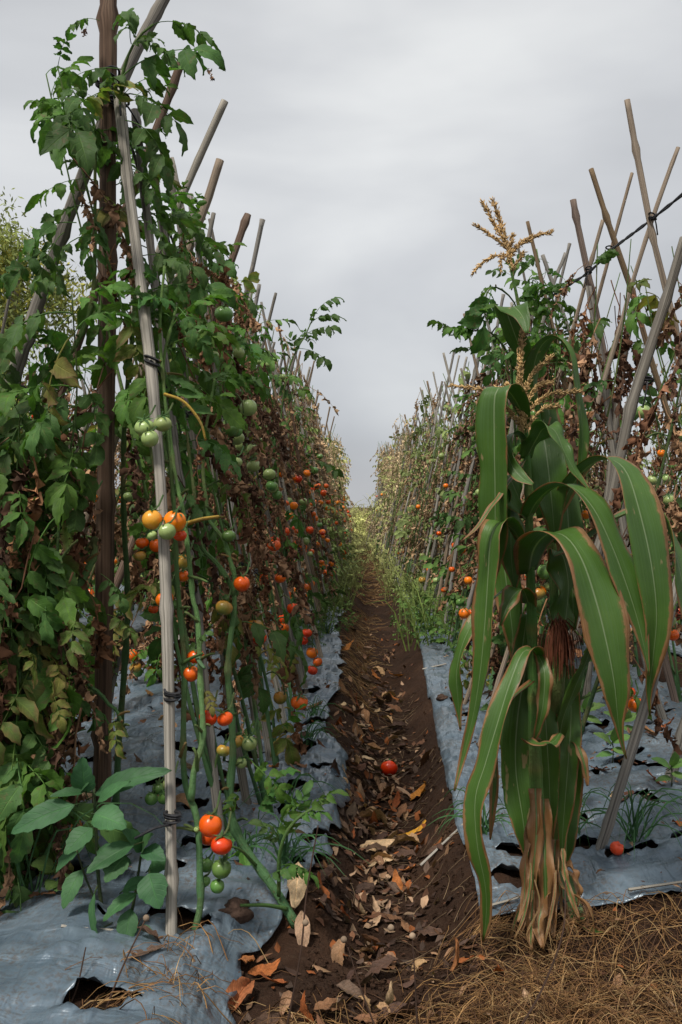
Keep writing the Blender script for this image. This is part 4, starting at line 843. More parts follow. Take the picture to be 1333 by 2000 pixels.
blade(cb, [(1045, 790, 2.28, 22, 20), (1042, 720, 2.24, 40, 15), (1056, 675, 2.2, 44, 30), (1084, 658, 2.18, 36, 60), (1112, 690, 2.16, 26, 70), (1130, 760, 2.16, 22, 50), (1138, 840, 2.17, 24, 20), (1136, 905, 2.18, 18, 10), (1130, 960, 2.2, 5, 0)], -.06, .3, seed=2)
blade(cb, [(1060, 830, 2.3, 22, 0), (1070, 790, 2.3, 30, 20), (1078, 860, 2.3, 34, 10), (1082, 930, 2.3, 12, 0)], .05, .4, seed=21)
blade(cb, [(1072, 1010, 2.28, 40, 0), (1055, 900, 2.27, 55, 0), (1062, 855, 2.26, 60, 10), (1072, 920, 2.22, 62, 0), (1080, 1000, 2.22, 40, 0), (1085, 1060, 2.23, 6, 0)], -.1, .3, seed=3)
blade(cb, [(1085, 1010, 2.26, 30, 20), (1115, 950, 2.22, 48, 30), (1150, 908, 2.16, 56, 45), (1190, 895, 2.08, 62, 40), (1225, 920, 2.02, 72, 15), (1252, 1000, 1.98, 76, 5), (1274, 1100, 1.96, 76, 0), (1284, 1200, 1.96, 62, 0), (1276, 1290, 1.97, 36, 0), (1268, 1350, 1.98, 14, 0), (1270, 1400, 1.99, 3, 0)], .045, .35, rip=.05, seed=4)
blade(cb, [(1090, 1120, 2.27, 30, 20), (1150, 1050, 2.3, 45, 30), (1230, 1000, 2.25, 60, 40), (1290, 1005, 2.2, 66, 25), (1322, 1080, 2.15, 72, 5), (1345, 1190, 2.13, 70, 0), (1350, 1290, 2.13, 40, 0), (1345, 1370, 2.13, 6, 0)], .05, .35, rip=.06, seed=5)
blade(cb, [(1080, 1330, 2.25, 34, 0), (1098, 1240, 2.24, 56, 5), (1108, 1150, 2.23, 66, 5), (1100, 1090, 2.21, 60, 10), (1088, 1075, 2.17, 30, 30), (1080, 1085, 2.15, 6, 30)], -.05, .2, seed=6)
blade(cb, [(1092, 1470, 2.22, 20, 0), (1098, 1410, 2.18, 26, 20), (1120, 1350, 2.14, 24, 30), (1145, 1290, 2.1, 20, 40), (1165, 1235, 2.06, 6, 40)], -.15, .1, seed=7)
blade(cb, [(1120, 1420, 2.27, 26, 0), (1118, 1500, 2.28, 36, 0), (1110, 1600, 2.28, 40, 0), (1098, 1690, 2.27, 20, 0), (1094, 1740, 2.26, 5, 0)], 0, .4, seed=8)
blade(cb, [(1108, 1440, 2.24, 12, 0), (1128, 1455, 2.2, 18, 20), (1142, 1495, 2.18, 16, 10), (1148, 1535, 2.18, 4, 0)], .6, .5, seed=9, name='dried_leaf')
blade(cb, [(1095, 1700, 2.22, 30, 0), (1108, 1730, 2.2, 42, 10), (1125, 1780, 2.17, 44, 20), (1150, 1815, 2.13, 30, 40), (1195, 1822, 2.1, 8, 60)], .22, .6, seed=10, name='dried_leaf')
for k, ct in enumerate([[(1070, 1240, 2.2, 26, 0), (1062, 1330, 2.18, 40, 0), (1068, 1430, 2.17, 42, 0), (1074, 1540, 2.18, 34, 0), (1076, 1640, 2.19, 10, 0)], [(1112, 1300, 2.22, 20, 0), (1116, 1400, 2.21, 34, 10), (1108, 1520, 2.2, 36, 0), (1100, 1620, 2.2, 20, 0), (1098, 1680, 2.2, 5, 0)],
      [(1030, 1200, 2.22, 24, 0), (1018, 1300, 2.23, 40, 0), (1022, 1400, 2.22, 44, 0), (1030, 1500, 2.21, 30, 0), (1034, 1570, 2.2, 6, 0)], [(1095, 1010, 2.3, 24, 0), (1105, 960, 2.3, 40, 10), (1112, 1040, 2.29, 46, 0), (1118, 1140, 2.28, 40, 0), (1122, 1230, 2.28, 8, 0)],
      [(985, 930, 2.24, 30, 0), (975, 1000, 2.25, 46, 0), (985, 1100, 2.25, 50, 0), (1000, 1220, 2.24, 36, 0), (1008, 1310, 2.23, 6, 0)]]): blade(cb, ct, -.02, .35, seed=300+k)
# ear with husk and silk
ear = Geo(); EC = px_path([(1080, 1425, 2.2), (1084, 1350, 2.18), (1088, 1280, 2.17), (1090, 1215, 2.17)], 24); er = .021*np.sin(np.linspace(.32, 2.75, 24))**.7
V, F, U = tube(EC, er, 14); ear.add(V, F, U, np.array([.085, .165, .045])*(1+.25*np.sin(U[:, :1]*40)))
eo = ear.obj('ear', ['stem'], cb, loc=np.array(cb.location))
sg = Geo(); rg = np.random.default_rng(12)
for k in range(170):
    p = EC[-2]+rg.normal(0, .006, 3); d = rg.normal(0, 1, 3)*[.016, .014, .006]; ln = rg.uniform(.05, .11)
    sg.add(*tube(spline([p-[0, 0, .02], p+[d[0]*.4, d[1]*.4-.006, .012], p+[d[0], d[1]-.018, -.2*ln], p+[d[0]*1.3, d[1]-.022, -ln]], 8), .0008, 3, False), T=np.array([.125, .042, .022])*rg.uniform(.6, 1.5))
sg.obj('silk', ['straw'], eo, loc=np.array(cb.location))

ca = root('corn_plant', W(1047, 1836, 2.16), 'corn plant in front with long scorched leaves arching down', 'corn plant', 'corn plants at the bed end')
stalk(ca, [(1047, 1838, 2.16), (1052, 1650, 2.16), (1046, 1480, 2.16), (1040, 1250, 2.16), (1036, 1100, 2.16), (1032, 950, 2.16), (1028, 850, 2.16), (1022, 760, 2.16)], [.020, .0185, .0145, .0125, .011, .009, .008, .003])
tassel(ca, [([(1024, 850), (1018, 776), (1016, 704), (1026, 618)], 2.0), ([(1024, 845), (1016, 824), (975, 783), (932, 759), (879, 753)], .9), ([(1022, 830), (1014, 788), (987, 759), (951, 762)], 1), ([(1024, 835), (1018, 805), (997, 774), (973, 769)], 1), ([(1020, 800), (1009, 776), (992, 750)], 1.2), ([(1024, 800), (1028, 764), (1042, 728), (1078, 697)], 1.1), ([(1026, 820), (1028, 793), (1050, 754), (1081, 745)], 1), ([(1028, 835), (1033, 805), (1071, 771), (1134, 764)], .9), ([(1028, 845), (1035, 829), (1062, 798), (1093, 793)], 1), ([(1022, 848), (1016, 831), (994, 802)], 1.1)], 2.15)
blade(ca, [(1030, 830, 2.17, 20, 10), (1008, 780, 2.13, 50, 20), (985, 755, 2.1, 62, 40), (966, 770, 2.08, 66, 15), (964, 850, 2.08, 66, 0), (966, 950, 2.09, 64, 0), (966, 1040, 2.11, 52, 0), (958, 1120, 2.13, 30, 0), (950, 1180, 2.14, 5, 0)], -.05, .3, rip=.03, seed=11)
blade(ca, [(1030, 880, 2.16, 14, 60), (1018, 852, 2.14, 24, 65), (1000, 848, 2.12, 26, 70), (990, 868, 2.1, 24, 55), (998, 905, 2.08, 26, 40), (1018, 932, 2.06, 22, 30), (1042, 946, 2.04, 5, 20)], .0, .1, seed=12)
blade(ca, [(1028, 895, 2.16, 26, 10), (1045, 860, 2.13, 46, 10), (1062, 835, 2.1, 52, 35), (1085, 840, 2.07, 46, 45), (1105, 885, 2.05, 30, 40), (1130, 930, 2.04, 16, 30), (1155, 962, 2.03, 4, 20)], -.08, .3, seed=13)
blade(ca, [(1025, 900, 2.14, 8, 0), (1000, 935, 2.1, 12, 0), (960, 990, 2.06, 11, 0), (930, 1032, 2.04, 7, 0), (905, 1055, 2.03, 2, 0)], .55, .4, seed=14, name='dried_leaf')
blade(ca, [(1030, 1010, 2.16, 40, 5), (1005, 960, 2.16, 66, 10), (990, 930, 2.17, 70, 30), (1000, 990, 2.18, 66, 10), (1000, 1080, 2.18, 50, 0), (1005, 1150, 2.18, 8, 0)], -.05, .2, seed=15)
blade(ca, [(1030, 1012, 2.16, 30, 15), (1048, 978, 2.12, 52, 20), (1080, 950, 2.07, 62, 40), (1120, 950, 2.02, 66, 35), (1160, 990, 1.98, 70, 12), (1195, 1060, 1.96, 70, 5), (1225, 1140, 1.95, 60, 0), (1248, 1215, 1.95, 40, 0), (1262, 1280, 1.95, 14, 0), (1268, 1320, 1.95, 3, 0)], .03, .3, rip=.04, seed=16)
blade(ca, [(1032, 1120, 2.16, 40, 5), (1042, 1070, 2.11, 66, 10), (1070, 1040, 2.05, 74, 35), (1105, 1045, 1.98, 78, 35), (1138, 1090, 1.94, 86, 10), (1166, 1170, 1.92, 90, 0), (1188, 1260, 1.91, 82, 0), (1202, 1340, 1.91, 56, 0), (1208, 1410, 1.92, 22, 0), (1215, 1450, 1.93, 9, 0), (1224, 1482, 1.94, 3, 0)], .11, .35, rip=.04, seed=17)
blade(ca, [(1032, 1080, 2.16, 26, 15), (1005, 1035, 2.12, 46, 30), (978, 1018, 2.09, 58, 45), (958, 1050, 2.07, 58, 12), (952, 1130, 2.07, 56, 0), (946, 1220, 2.07, 50, 0), (938, 1310, 2.08, 36, 0), (926, 1390, 2.09, 22, 0), (908, 1465, 2.1, 16, 0), (888, 1545, 2.1, 4, 0)], .02, .5, rip=.05, seed=18)
blade(ca, [(985, 1150, 2.18, 10, 20), (940, 1195, 2.14, 26, 10), (908, 1245, 2.12, 34, 0), (892, 1310, 2.12, 30, 0), (895, 1370, 2.13, 18, 0), (900, 1425, 2.14, 4, 0)], -.02, .6, seed=19)
blade(ca, [(1052, 1300, 2.15, 22, 20), (1045, 1270, 2.1, 32, 40), (1020, 1275, 2.05, 34, 30), (995, 1335, 2.02, 38, 10), (972, 1410, 2.0, 44, 0), (948, 1490, 1.99, 42, 0), (928, 1560, 1.99, 44, 0), (932, 1650, 1.99, 38, 15), (948, 1730, 2.0, 26, 30), (950, 1790, 2.02, 22, 0), (944, 1838, 2.04, 4, 0)], .10, .3, rip=.12, seed=20)
blade(ca, [(1050, 1275, 2.12, 16, 10), (1064, 1310, 2.08, 26, 10), (1062, 1370, 2.07, 26, 20), (1052, 1420, 2.07, 14, 30), (1042, 1450, 2.08, 4, 20)], .25, .3, seed=22)
blade(ca, [(1050, 1450, 2.12, 18, 60), (1030, 1445, 2.07, 20, 70), (1050, 1452, 2.04, 22, 60), (1080, 1450, 2.05, 22, 60), (1095, 1432, 2.1, 16, 60)], .3, .3, seed=23)
blade(ca, [(1030, 1290, 2.2, 30, 0), (1012, 1400, 2.2, 52, 0), (1008, 1500, 2.2, 56, 0), (1022, 1600, 2.19, 44, 0), (1032, 1680, 2.18, 12, 0)], -.08, .3, seed=24)
blade(ca, [(1034, 1180, 2.16, 30, 20), (1022, 1150, 2.12, 40, 30), (1000, 1165, 2.1, 40, 40), (985, 1200, 2.08, 18, 30), (978, 1222, 2.08, 4, 20)], .2, .3, seed=25)
blade(ca, [(1040, 1330, 2.13, 12, 0), (985, 1380, 2.05, 20, 10), (965, 1440, 2.04, 22, 0), (968, 1520, 2.04, 20, 20), (962, 1590, 2.04, 12, 0), (958, 1640, 2.05, 3, 0)], .55, .4, seed=26, name='dried_leaf')
for k, (ct, sc) in enumerate([([(1046, 1540, 2.13, 22, 0), (1048, 1620, 2.11, 26, 5), (1042, 1700, 2.1, 20, 10), (1036, 1780, 2.09, 16, 20), (1038, 1850, 2.07, 5, 10)], .8), ([(1062, 1560, 2.13, 18, 0), (1064, 1650, 2.11, 30, 0), (1066, 1740, 2.1, 24, 0), (1068, 1830, 2.09, 8, 0)], .75),
      ([(1036, 1600, 2.13, 10, 20), (1026, 1690, 2.1, 14, 30), (1024, 1760, 2.08, 12, 10), (1012, 1800, 2.05, 4, 0)], .9), ([(1085, 1640, 2.18, 16, 0), (1080, 1720, 2.14, 22, 15), (1078, 1790, 2.12, 18, 0), (1082, 1832, 2.1, 6, 0)], .8), ([(1100, 1680, 2.2, 10, 30), (1120, 1700, 2.16, 12, 40), (1132, 1740, 2.15, 10, 30), (1128, 1770, 2.15, 3, 0)], .9),
      ([(1072, 1700, 2.14, 20, 0), (1060, 1760, 2.1, 26, 10), (1052, 1810, 2.07, 20, 20), (1060, 1850, 2.04, 6, 20)], .85)]):
    blade(ca, ct, sc, .2, 'dried_leaf', 26, 7, .5, .3, 60+k)
rgs = np.random.default_rng(77)
for k in range(12):
    x0 = rgs.uniform(1032, 1100); y0 = rgs.uniform(1650, 1740); yd = rgs.uniform(2.06, 2.17); x1 = x0+rgs.normal(0, 14)+(x0-1066)*.5; w0 = rgs.uniform(3, 12)
    blade(ca if x0 < 1072 else cb, [(x0, y0, yd, w0*.6, rgs.uniform(-40, 40)), (x0+rgs.normal(0, 6), y0+50, yd-.02, w0, rgs.uniform(-60, 60)), (x1, y0+105, yd-.04, w0*.9, rgs.uniform(-60, 60)), (x1+rgs.normal(0, 12), min(y0+rgs.uniform(130, 190), 1855), yd-.05, 2, 0)], rgs.uniform(.6, .95), .2, 'dried_leaf', 20, 5, .6, .35, 200+k)

# ------------------------------------------------------------------ broad-leaved weeds on the film
def leaf_mesh(A, B, wd, seed, colr, roll=0.0, droop=.7, loc=(0, 0, 0), lobe=.06, nl=11, nc=7):
    A, B = np.asarray(A), np.asarray(B); d = B-A; Ln = np.linalg.norm(d)
    v, f, u, T = leaflet(Ln*1.06, wd, nl, nc, lobe, droop, .18, .05, 0, seed, colr)
    up = np.array([0, -.6, .8]) if abs(d[2]) < .8*Ln else np.array([0, -1, .3])
    Fm = frame(d, up); R = np.stack([Fm[:, 1], Fm[:, 0], Fm[:, 2]], 1) @ np.diag([-1, 1, 1]) @ rotm('X', droop*.45) @ rotm('Y', roll)
    g = Geo(); g.add(v @ R.T+A-np.asarray(loc), f, u, T); return g
WG = [(.040, .115, .045), (.034, .100, .040), (.046, .130, .050)]
def weed(base, label, stems, leaves, colr=WG, cat='weed'):
    base = np.array(base); o = root('broadleaf_weed', base, label, cat); g = Geo()
    for pts, r in stems: C = px_path(pts, 20); V, F, U = tube(C, np.linspace(r, r*.6, 20), 6); g.add(V, F, U, (.05, .075, .035))
    for k, (a, b, w, Yd, roll) in enumerate(leaves):
        A, B = W(*a, Yd), W(*b, Yd-.03); leaf_mesh(A, B, w*Yd/FPX, k+int(a[0]), colr[k % len(colr)], roll, .6, base).obj('leaf', ['weed'], o)
        V, F, U = tube(spline([A+(A-B)*.18+[0, .02, -.01], A], 4), .0016, 4); g.add(V, F, U, (.06, .11, .04))
    g.obj('stem', ['stem'], o, loc=base); return o
weed(W(215, 1858, 2.05), 'bushy dark-green broad-leaved weed growing on the film before the brown post', [([(215, 1860, 2.05), (195, 1740, 2.05), (188, 1620, 2.05), (184, 1540, 2.05)], .005), ([(240, 1850, 2.05), (262, 1760, 2.03), (276, 1670, 2.02)], .004), ([(205, 1800, 2.05), (170, 1720, 2.03), (150, 1660, 2.0)], .003)],
  [((168, 1548), (162, 1480), 50, 2.03, 0), ((188, 1552), (328, 1512), 48, 2.02, .2), ((192, 1566), (250, 1530), 28, 2.0, .2), ((145, 1572), (28, 1632), 54, 2.0, -.2), ((165, 1546), (100, 1556), 24, 2.02, 0), ((185, 1590), (244, 1618), 58, 1.98, .1), ((180, 1618), (130, 1668), 48, 1.98, 0), ((262, 1650), (172, 1702), 52, 1.97, .2), ((246, 1672), (208, 1722), 50, 1.96, 0), ((278, 1662), (240, 1620), 36, 2.0, 0), ((280, 1660), (322, 1680), 40, 1.99, 0),
   ((278, 1665), (300, 1630), 36, 2.0, 0), ((292, 1706), (312, 1772), 62, 1.97, 0), ((256, 1776), (244, 1852), 42, 1.96, 0), ((268, 1745), (200, 1792), 38, 1.97, .3), ((185, 1745), (180, 1850), 28, 1.95, .8), ((175, 1785), (110, 1838), 38, 1.97, 0), ((160, 1700), (120, 1770), 40, 1.98, .3), ((205, 1810), (150, 1865), 36, 1.95, 0), ((270, 1810), (300, 1850), 34, 1.97, 0), ((240, 1740), (300, 1722), 34, 2.0, 0), ((170, 1640), (110, 1700), 36, 2.03, .2), ((190, 1660), (250, 1690), 40, 2.05, .3), ((290, 1700), (340, 1690), 36, 2.04, .3), ((220, 1830), (260, 1890), 34, 1.93, 0), ((150, 1565), (175, 1530), 20, 2.04, 0)])
PG = [(.10, .19, .05), (.085, .17, .05)]
weed(W(112, 1790, 2.16), 'pale round-leaved seedling in the hole beside the bushy weed', [([(112, 1792, 2.16), (108, 1720, 2.15), (98, 1690, 2.15)], .0025)], [((108, 1695), (62, 1690), 42, 2.13, 0), ((110, 1722), (138, 1735), 40, 2.1, .2), ((112, 1722), (92, 1738), 34, 2.1, 0), ((125, 1660), (95, 1650), 36, 2.2, 0)], PG)
for k, (bx_, by_, Yd, lb) in enumerate([(1170, 1590, 3.3, 'young seedling by the long slit in the film behind the corn'), (1195, 1512, 3.2, 'broad-leaved seedling close to the stake behind the corn'), (1310, 1560, 2.9, 'round-leaved seedling beside the dark grey stake'), (1140, 1450, 3.7, 'small two-leaved seedling near the black-tied stake'), (1088, 1330, 4.6, 'tiny seedling cluster far back on the smooth film'), (1215, 1470, 3.6, 'slim seedling leaning over a hole in the smooth film')]):
    weed(W(bx_, by_, Yd), lb, [([(bx_, by_, Yd), (bx_+3, by_-40, Yd), (bx_+2, by_-65, Yd)], .0022)], [((bx_+2, by_-62), (bx_+42, by_-72), 22, Yd, 0), ((bx_, by_-60), (bx_-36, by_-78), 22, Yd, 0), ((bx_+2, by_-64), (bx_+14, by_-98), 20, Yd, .2), ((bx_+2, by_-40), (bx_-30, by_-34), 15, Yd, 0), ((bx_+2, by_-50), (bx_+34, by_-36), 15, Yd, .2)], PG)

# ------------------------------------------------------------------ grass tufts, straw, fallen leaves, litter
def ribbon(P, w, nrm=None):
    P = np.asarray(P); n = len(P); T = np.gradient(P, axis=0); s = np.cross(T, (0.2, -1, .3) if nrm is None else nrm); s /= np.linalg.norm(s, axis=1)[:, None]+1e-9
    wd = w*np.clip(1.15-np.linspace(0, 1, n)**2*1.1, .06, 1)
    V = np.stack([P-s*wd[:, None]/2, P+s*wd[:, None]/2], 1).reshape(-1, 3); return V, [quads(n, 2)], np.stack(np.broadcast_arrays(np.array([0., 1.])[None], np.linspace(0, 1, n)[:, None]), 2).reshape(-1, 2)
tufts = [(945, 1625, 2.62, .12, 26, 'grass tuft at the film edge left of the corn stems'), (1120, 1640, 2.6, .13, 26, 'grass tuft between the corn and the leaning grey stake'), (1235, 1655, 2.55, .17, 24, 'long-bladed grass tuft behind the fallen small tomato'), (560, 1715, 2.42, .13, 30, 'grass tuft at the foot of the sprawling tomato stem'), (480, 1700, 2.45, .10, 16, 'small grass tuft under the big red tomatoes'), (60, 1800, 2.1, .22, 9, 'sparse tall grass beside the bushy weed'),
         (600, 1480, 3.55, .10, 16, 'grass tuft by the torn film edge near a clod'), (612, 1410, 4.1, .11, 16, 'grass tuft at a tear in the film along the furrow'), (570, 1610, 2.85, .12, 10, 'pale grass blades growing from the hole in the torn film'), (900, 1300, 5.6, .10, 20, 'grass tuft far along the smooth film behind hanging corn leaves'), (985, 1360, 4.7, .10, 16, 'grass tuft on the film behind the corn stems'), (640, 1250, 6.6, .13, 24, 'grass tuft beside the straw in the furrow'), (820, 1215, 7.4, .14, 24, 'grass tuft at the smooth film edge midway along the furrow')]
for px, py, Yd, h, n, lb in tufts:
    b = W(px, py, Yd); b[2] = gz(b[0], b[1])+.012; g = Geo(); rg = np.random.default_rng(px)
    for k in range(n):
        a = rg.uniform(0, 6.28); d = np.array([math.cos(a), math.sin(a), 0])*rg.uniform(.4, 1.3)*h; hh = h*rg.uniform(.4, 1)
        P0 = b+rg.normal(0, .012, 3)*[1, 1, 0]; g.add(*ribbon(spline([P0, P0+d*.35+[0, 0, hh*.8], P0+d*.8+[0, 0, hh*.85], P0+d*1.2+[0, 0, hh*.35]], 9), rg.uniform(.003, .005)), T=np.array([.05, .125, .045])*rg.uniform(.7, 1.5))
    tag(g.obj('grass_tuft', ['grass'], loc=b), lb, 'grass tuft', 'grass tufts along the film')
g = Geo(); rg = np.random.default_rng(21)
def straw_blade(x, y, ln, hmax, w, c):
    x = x+float(bend(y))
    a = rg.uniform(0, 6.28); d = np.array([math.cos(a), math.sin(a)*.8]); p = np.array([x, y]); P = []
    curl = rg.normal(0, .55); hh = hmax*rg.random()**2.4
    f = np.linspace(0, 1, 8)[:, None]; q = p+d*ln*(f-.5)+np.array([-d[1], d[0]])*curl*ln*.25*np.sin(f*3.1); f = f[:, 0]
    P = np.stack([q[:, 0], q[:, 1], gz(q[:, 0], q[:, 1])+.004+hh*np.sin(np.pi*np.minimum(1, f*rg.uniform(.85, 1.05)))], 1)
    g.add(*tube(P, w*np.linspace(1, .45, 8), 3, False), T=np.array(c)*rg.uniform(.6, 1.25))
SC = [(.29, .165, .065), (.21, .110, .045), (.38, .25, .115), (.17, .088, .040), (.25, .135, .056), (.12, .062, .033)]
for k in range(5600):
    x = rg.uniform(-.05, .85)+rg.normal(0, .05); y = rg.uniform(1.5, 2.2)
    dens = .25+.75*sstep(.0, .25, x) if y < 1.9 else math.exp(-((x-.38)/.16)**2)+.28*(x > .5)
    if rg.random() > dens: continue
    straw_blade(x, y, rg.uniform(.04, .19),   .06 if y < 1.95 else .05, rg.uniform(.0004, .0013), SC[rg.integers(6)])
for k in range(220): straw_blade(-.38+rg.normal(0, .055), 1.83+rg.normal(0, .10), rg.uniform(.06, .18), .055, rg.uniform(.0008, .0016), SC[rg.integers(4)])
for k in range(200): straw_blade(rg.uniform(-.2, .05), rg.uniform(1.55, 1.85), rg.uniform(.06, .18), .05, rg.uniform(.0008, .0014), SC[rg.integers(4)])
for k in range(650): straw_blade(rg.normal(-.11, .06), rg.uniform(4.6, 9.0), rg.uniform(.06, .22), .03, rg.uniform(.0008, .0018), SC[rg.integers(4)])
for k in range(500): straw_blade(rg.normal(0, .12), rg.uniform(10, 22), rg.uniform(.15, .4), .06, rg.uniform(.002, .005), SC[rg.integers(4)])
for k in range(260): straw_blade(rg.normal(.05, .1), rg.uniform(2.0, 5), rg.uniform(.04, .16), .012, rg.uniform(.0006, .0012), (.22, .15, .085))
setting(g.obj('dry_straw', ['straw']), 'stuff')

LC = [(.215, .110, .058), (.330, .200, .115), (.140, .070, .040), (.450, .310, .200), (.085, .050, .036), (.340, .120, .034), (.120, .080, .060)]
LITM = {}
def litter_geo(seed, colr, nl=9, nc=5):
    rg = np.random.default_rng(seed); v, f, u, T = leaflet(1.0, rg.uniform(.30, .46), nl, nc, .04, rg.uniform(-1.5, 1.5), rg.uniform(-1.0, 1.1), .17, rg.uniform(-.9, .9), seed, colr)
    v = v-v.mean(0); k = rg.uniform(.7, 1.25, (len(v), 1)); return v, f, u, T*k
for v in range(14):
    a, f, u, T = litter_geo(700+v, LC[v % 7], 11, 5); q = Geo(); q.add(a, f, u, T); LITM[v] = q.mesh('fallen_leaf', ['litter'])
def nrm_at(x, y, e=.03): 
    n = np.array([-(gz(x+e, y)-gz(x-e, y))/(2*e), -(gz(x, y+e)-gz(x, y-e))/(2*e), 1.0]); return n/np.linalg.norm(n)
LNAME = ['brown', 'light brown', 'dark brown', 'pale tan', 'blackish', 'rust-orange', 'grey-brown']
def fallen(x, y, s, label, group=None, me=None, lift=.008):
    x = x+float(bend(y)); lv = rng.integers(14); label = label.replace('COLOUR', LNAME[lv % 7])
    a = rng.uniform(0, 6.28); n = nrm_at(x, y)+rng.normal(0, .35, 3)*[1, 1, 0]; R = frame((math.cos(a), math.sin(a), 0), n/np.linalg.norm(n))
    return tag(link('fallen_leaf', me if me is not None else LITM[lv], None, M4(R, (x, y, float(gz(x, y))+lift+.12*s), s)), label, 'fallen leaf', group)
for k in range(245):
    y = 1.62+rng.gamma(1.7, 1.25); x = -.015+rng.normal(-.006*(y-2), .07+.014*(y-2)) if y > 2.25 else rng.normal(-.06, .12)
    if y > 10: continue
    fallen(x, y, (rng.uniform(.055, .10) if rng.random() < .5 else rng.uniform(.03, .06))*(1 if y < 4 else 1.2), 'curled COLOUR dead leaf ' + ('at the mouth of the furrow before the films' if y < 2.3 else 'on the furrow floor this side of the fallen tomato' if y < 3.7 else 'on the furrow floor past the fallen tomato'), 'dead leaves on the furrow floor')
for k in range(60):
    sd_ = rng.random() < .5; x = rng.uniform(-.95, -.2) if sd_ else rng.uniform(.4, 1.25); y = rng.uniform(1.7, 4) if sd_ else rng.uniform(2.3, 5)
    fallen(x, y, rng.uniform(.06, .10), 'COLOUR dead leaf lying on the ' + ('torn grey film' if sd_ else 'smooth silver film'), 'dead leaves on the ' + ('torn grey film' if sd_ else 'smooth silver film'), lift=.022)
def special(px, py, Yd, s, colr, lb, seed):
    a, f, u, T = litter_geo(seed, colr, 11, 7); q = Geo(); q.add(a, f, u, T); b = W(px, py, Yd); fallen(b[0], b[1], s, lb, None, q.mesh('fallen_leaf', ['litter']), .012)
special(806, 1608, 3.0, .10, (.55, .27, .03), 'bright yellow-orange fallen leaf on the furrow floor', 801)
special(818, 1540, 3.35, .11, (.48, .20, .04), 'yellow-edged orange leaf further up the furrow past the bright yellow one', 802)
special(480, 1925, 2.0, .105, (.36, .15, .05), 'large rust-orange leaf at the torn film corner', 803)
special(470, 1985, 1.88, .10, (.33, .13, .05), 'rust-brown leaf lowest in the picture by the torn film', 804)
special(885, 1910, 2.02, .10, (.34, .15, .06), 'broad orange-brown leaf in the straw beside the corn', 805)
special(975, 1920, 2.0, .06, (.45, .16, .04), 'small orange leaf standing in the straw', 806)
special(95, 1775, 2.2, .11, (.40, .16, .06), 'orange-brown leaf caught in the hole under the pale seedling', 807)
special(150, 1700, 2.5, .10, (.42, .15, .05), 'orange leaf on the film behind the bushy weed', 808)
special(300, 1360, 4.4, .11, (.45, .24, .10), 'orange-tan leaf far back on the torn film', 809)
special(1290, 1560, 2.95, .12, (.42, .17, .07), 'orange leaf wrapped round the foot of the dark grey stake', 810)
special(735, 1665, 2.85, .11, (.42, .28, .18), 'pale tan curled leaf in the middle of the furrow floor', 811)
special(580, 1850, 2.2, .12, (.36, .26, .17), 'long pale rolled leaf beside the sprawling stem foot', 812)
g = Geo(); rg = np.random.default_rng(31)
for k in range(1500):
    y = 1.55+rg.gamma(1.7, 1.2); x = rg.normal(.0, .10) if y > 2.1 else rg.uniform(-.25, 1.2)
    if x > .22 and y > 2.05 or y > 10: continue
    s = rg.uniform(.012, .045); a, f, u, T = leaflet(1.0, .5, 4, 3, 0, rg.uniform(-1.5, 1.5), rg.uniform(-.8, .8), .1, 0, k, np.array(LC[rg.integers(7)])*rg.uniform(.5, 1.1))
    n = nrm_at(x, y)+rg.normal(0, .4, 3)*[1, 1, 0]; an = rg.uniform(0, 6.28); R = frame((math.cos(an), math.sin(an), 0), n); g.add((a-a.mean(0)) @ R.T*s+[x, y, float(gz(x, y))+.004+.1*s], f, u, T)
for k in range(1500):       # withered scraps on both films
    y = rg.uniform(2.1, 8); x = rg.choice([rg.uniform(-1.3, -.2), rg.uniform(.3, 1.4)]); s = rg.uniform(.006, .03)
    a, f, u, T = leaflet(1.0, .5, 4, 3, 0, rg.uniform(-1.5, 1.5), rg.uniform(-.8, .8), .1, 0, k, np.array(LC[rg.integers(7)])*rg.uniform(.4, .9))
    an = rg.uniform(0, 6.28); R = frame((math.cos(an), math.sin(an), 0), (0, 0, 1)); g.add((a-a.mean(0)) @ R.T*s+[x, y, float(gz(x, y))+.024+.1*s], f, u, T)
setting(g.obj('leaf_litter', ['litter']), 'stuff')

# weeds along the furrow sides and the overgrown far end
g = Geo(); rg = np.random.default_rng(41)
def weed_clump(x, y, h, pale, n):  # pale: dry straw tone that also paints sunlight onto the distant weeds
    x = x+float(bend(y))
    for k in range(n):
        if rg.random() < .25:
            a = rg.uniform(0, 6.28); d = np.array([math.cos(a), math.sin(a), 0])*h*.6; P0 = np.array([x, y, float(gz(x, y))])+rg.normal(0, h*.22, 3)*[1, 1, 0]
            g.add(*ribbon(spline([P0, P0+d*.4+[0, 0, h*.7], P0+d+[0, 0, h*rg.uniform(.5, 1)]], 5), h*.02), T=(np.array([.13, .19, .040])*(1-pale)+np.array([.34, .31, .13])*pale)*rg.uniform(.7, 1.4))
        else:
            s = SG[rg.integers(6)]; R = rotm('Z', rg.uniform(0, 6.28)) @ rotm('Y', rg.uniform(-1.1, .2)) @ rotm('X', rg.normal(0, .4)); sc = h*rg.uniform(.5, 1.1)
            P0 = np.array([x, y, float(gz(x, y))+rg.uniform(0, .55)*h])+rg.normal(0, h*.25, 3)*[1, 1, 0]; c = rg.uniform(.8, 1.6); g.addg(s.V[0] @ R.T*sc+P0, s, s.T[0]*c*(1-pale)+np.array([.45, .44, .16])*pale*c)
for k in range(85):
    y = rg.uniform(6.0, 13); weed_clump(rg.normal(-.36, .06)+.010*(y-6), y, rg.uniform(.14, .36), np.clip((y-6.5)/9, .05, .6), 9)
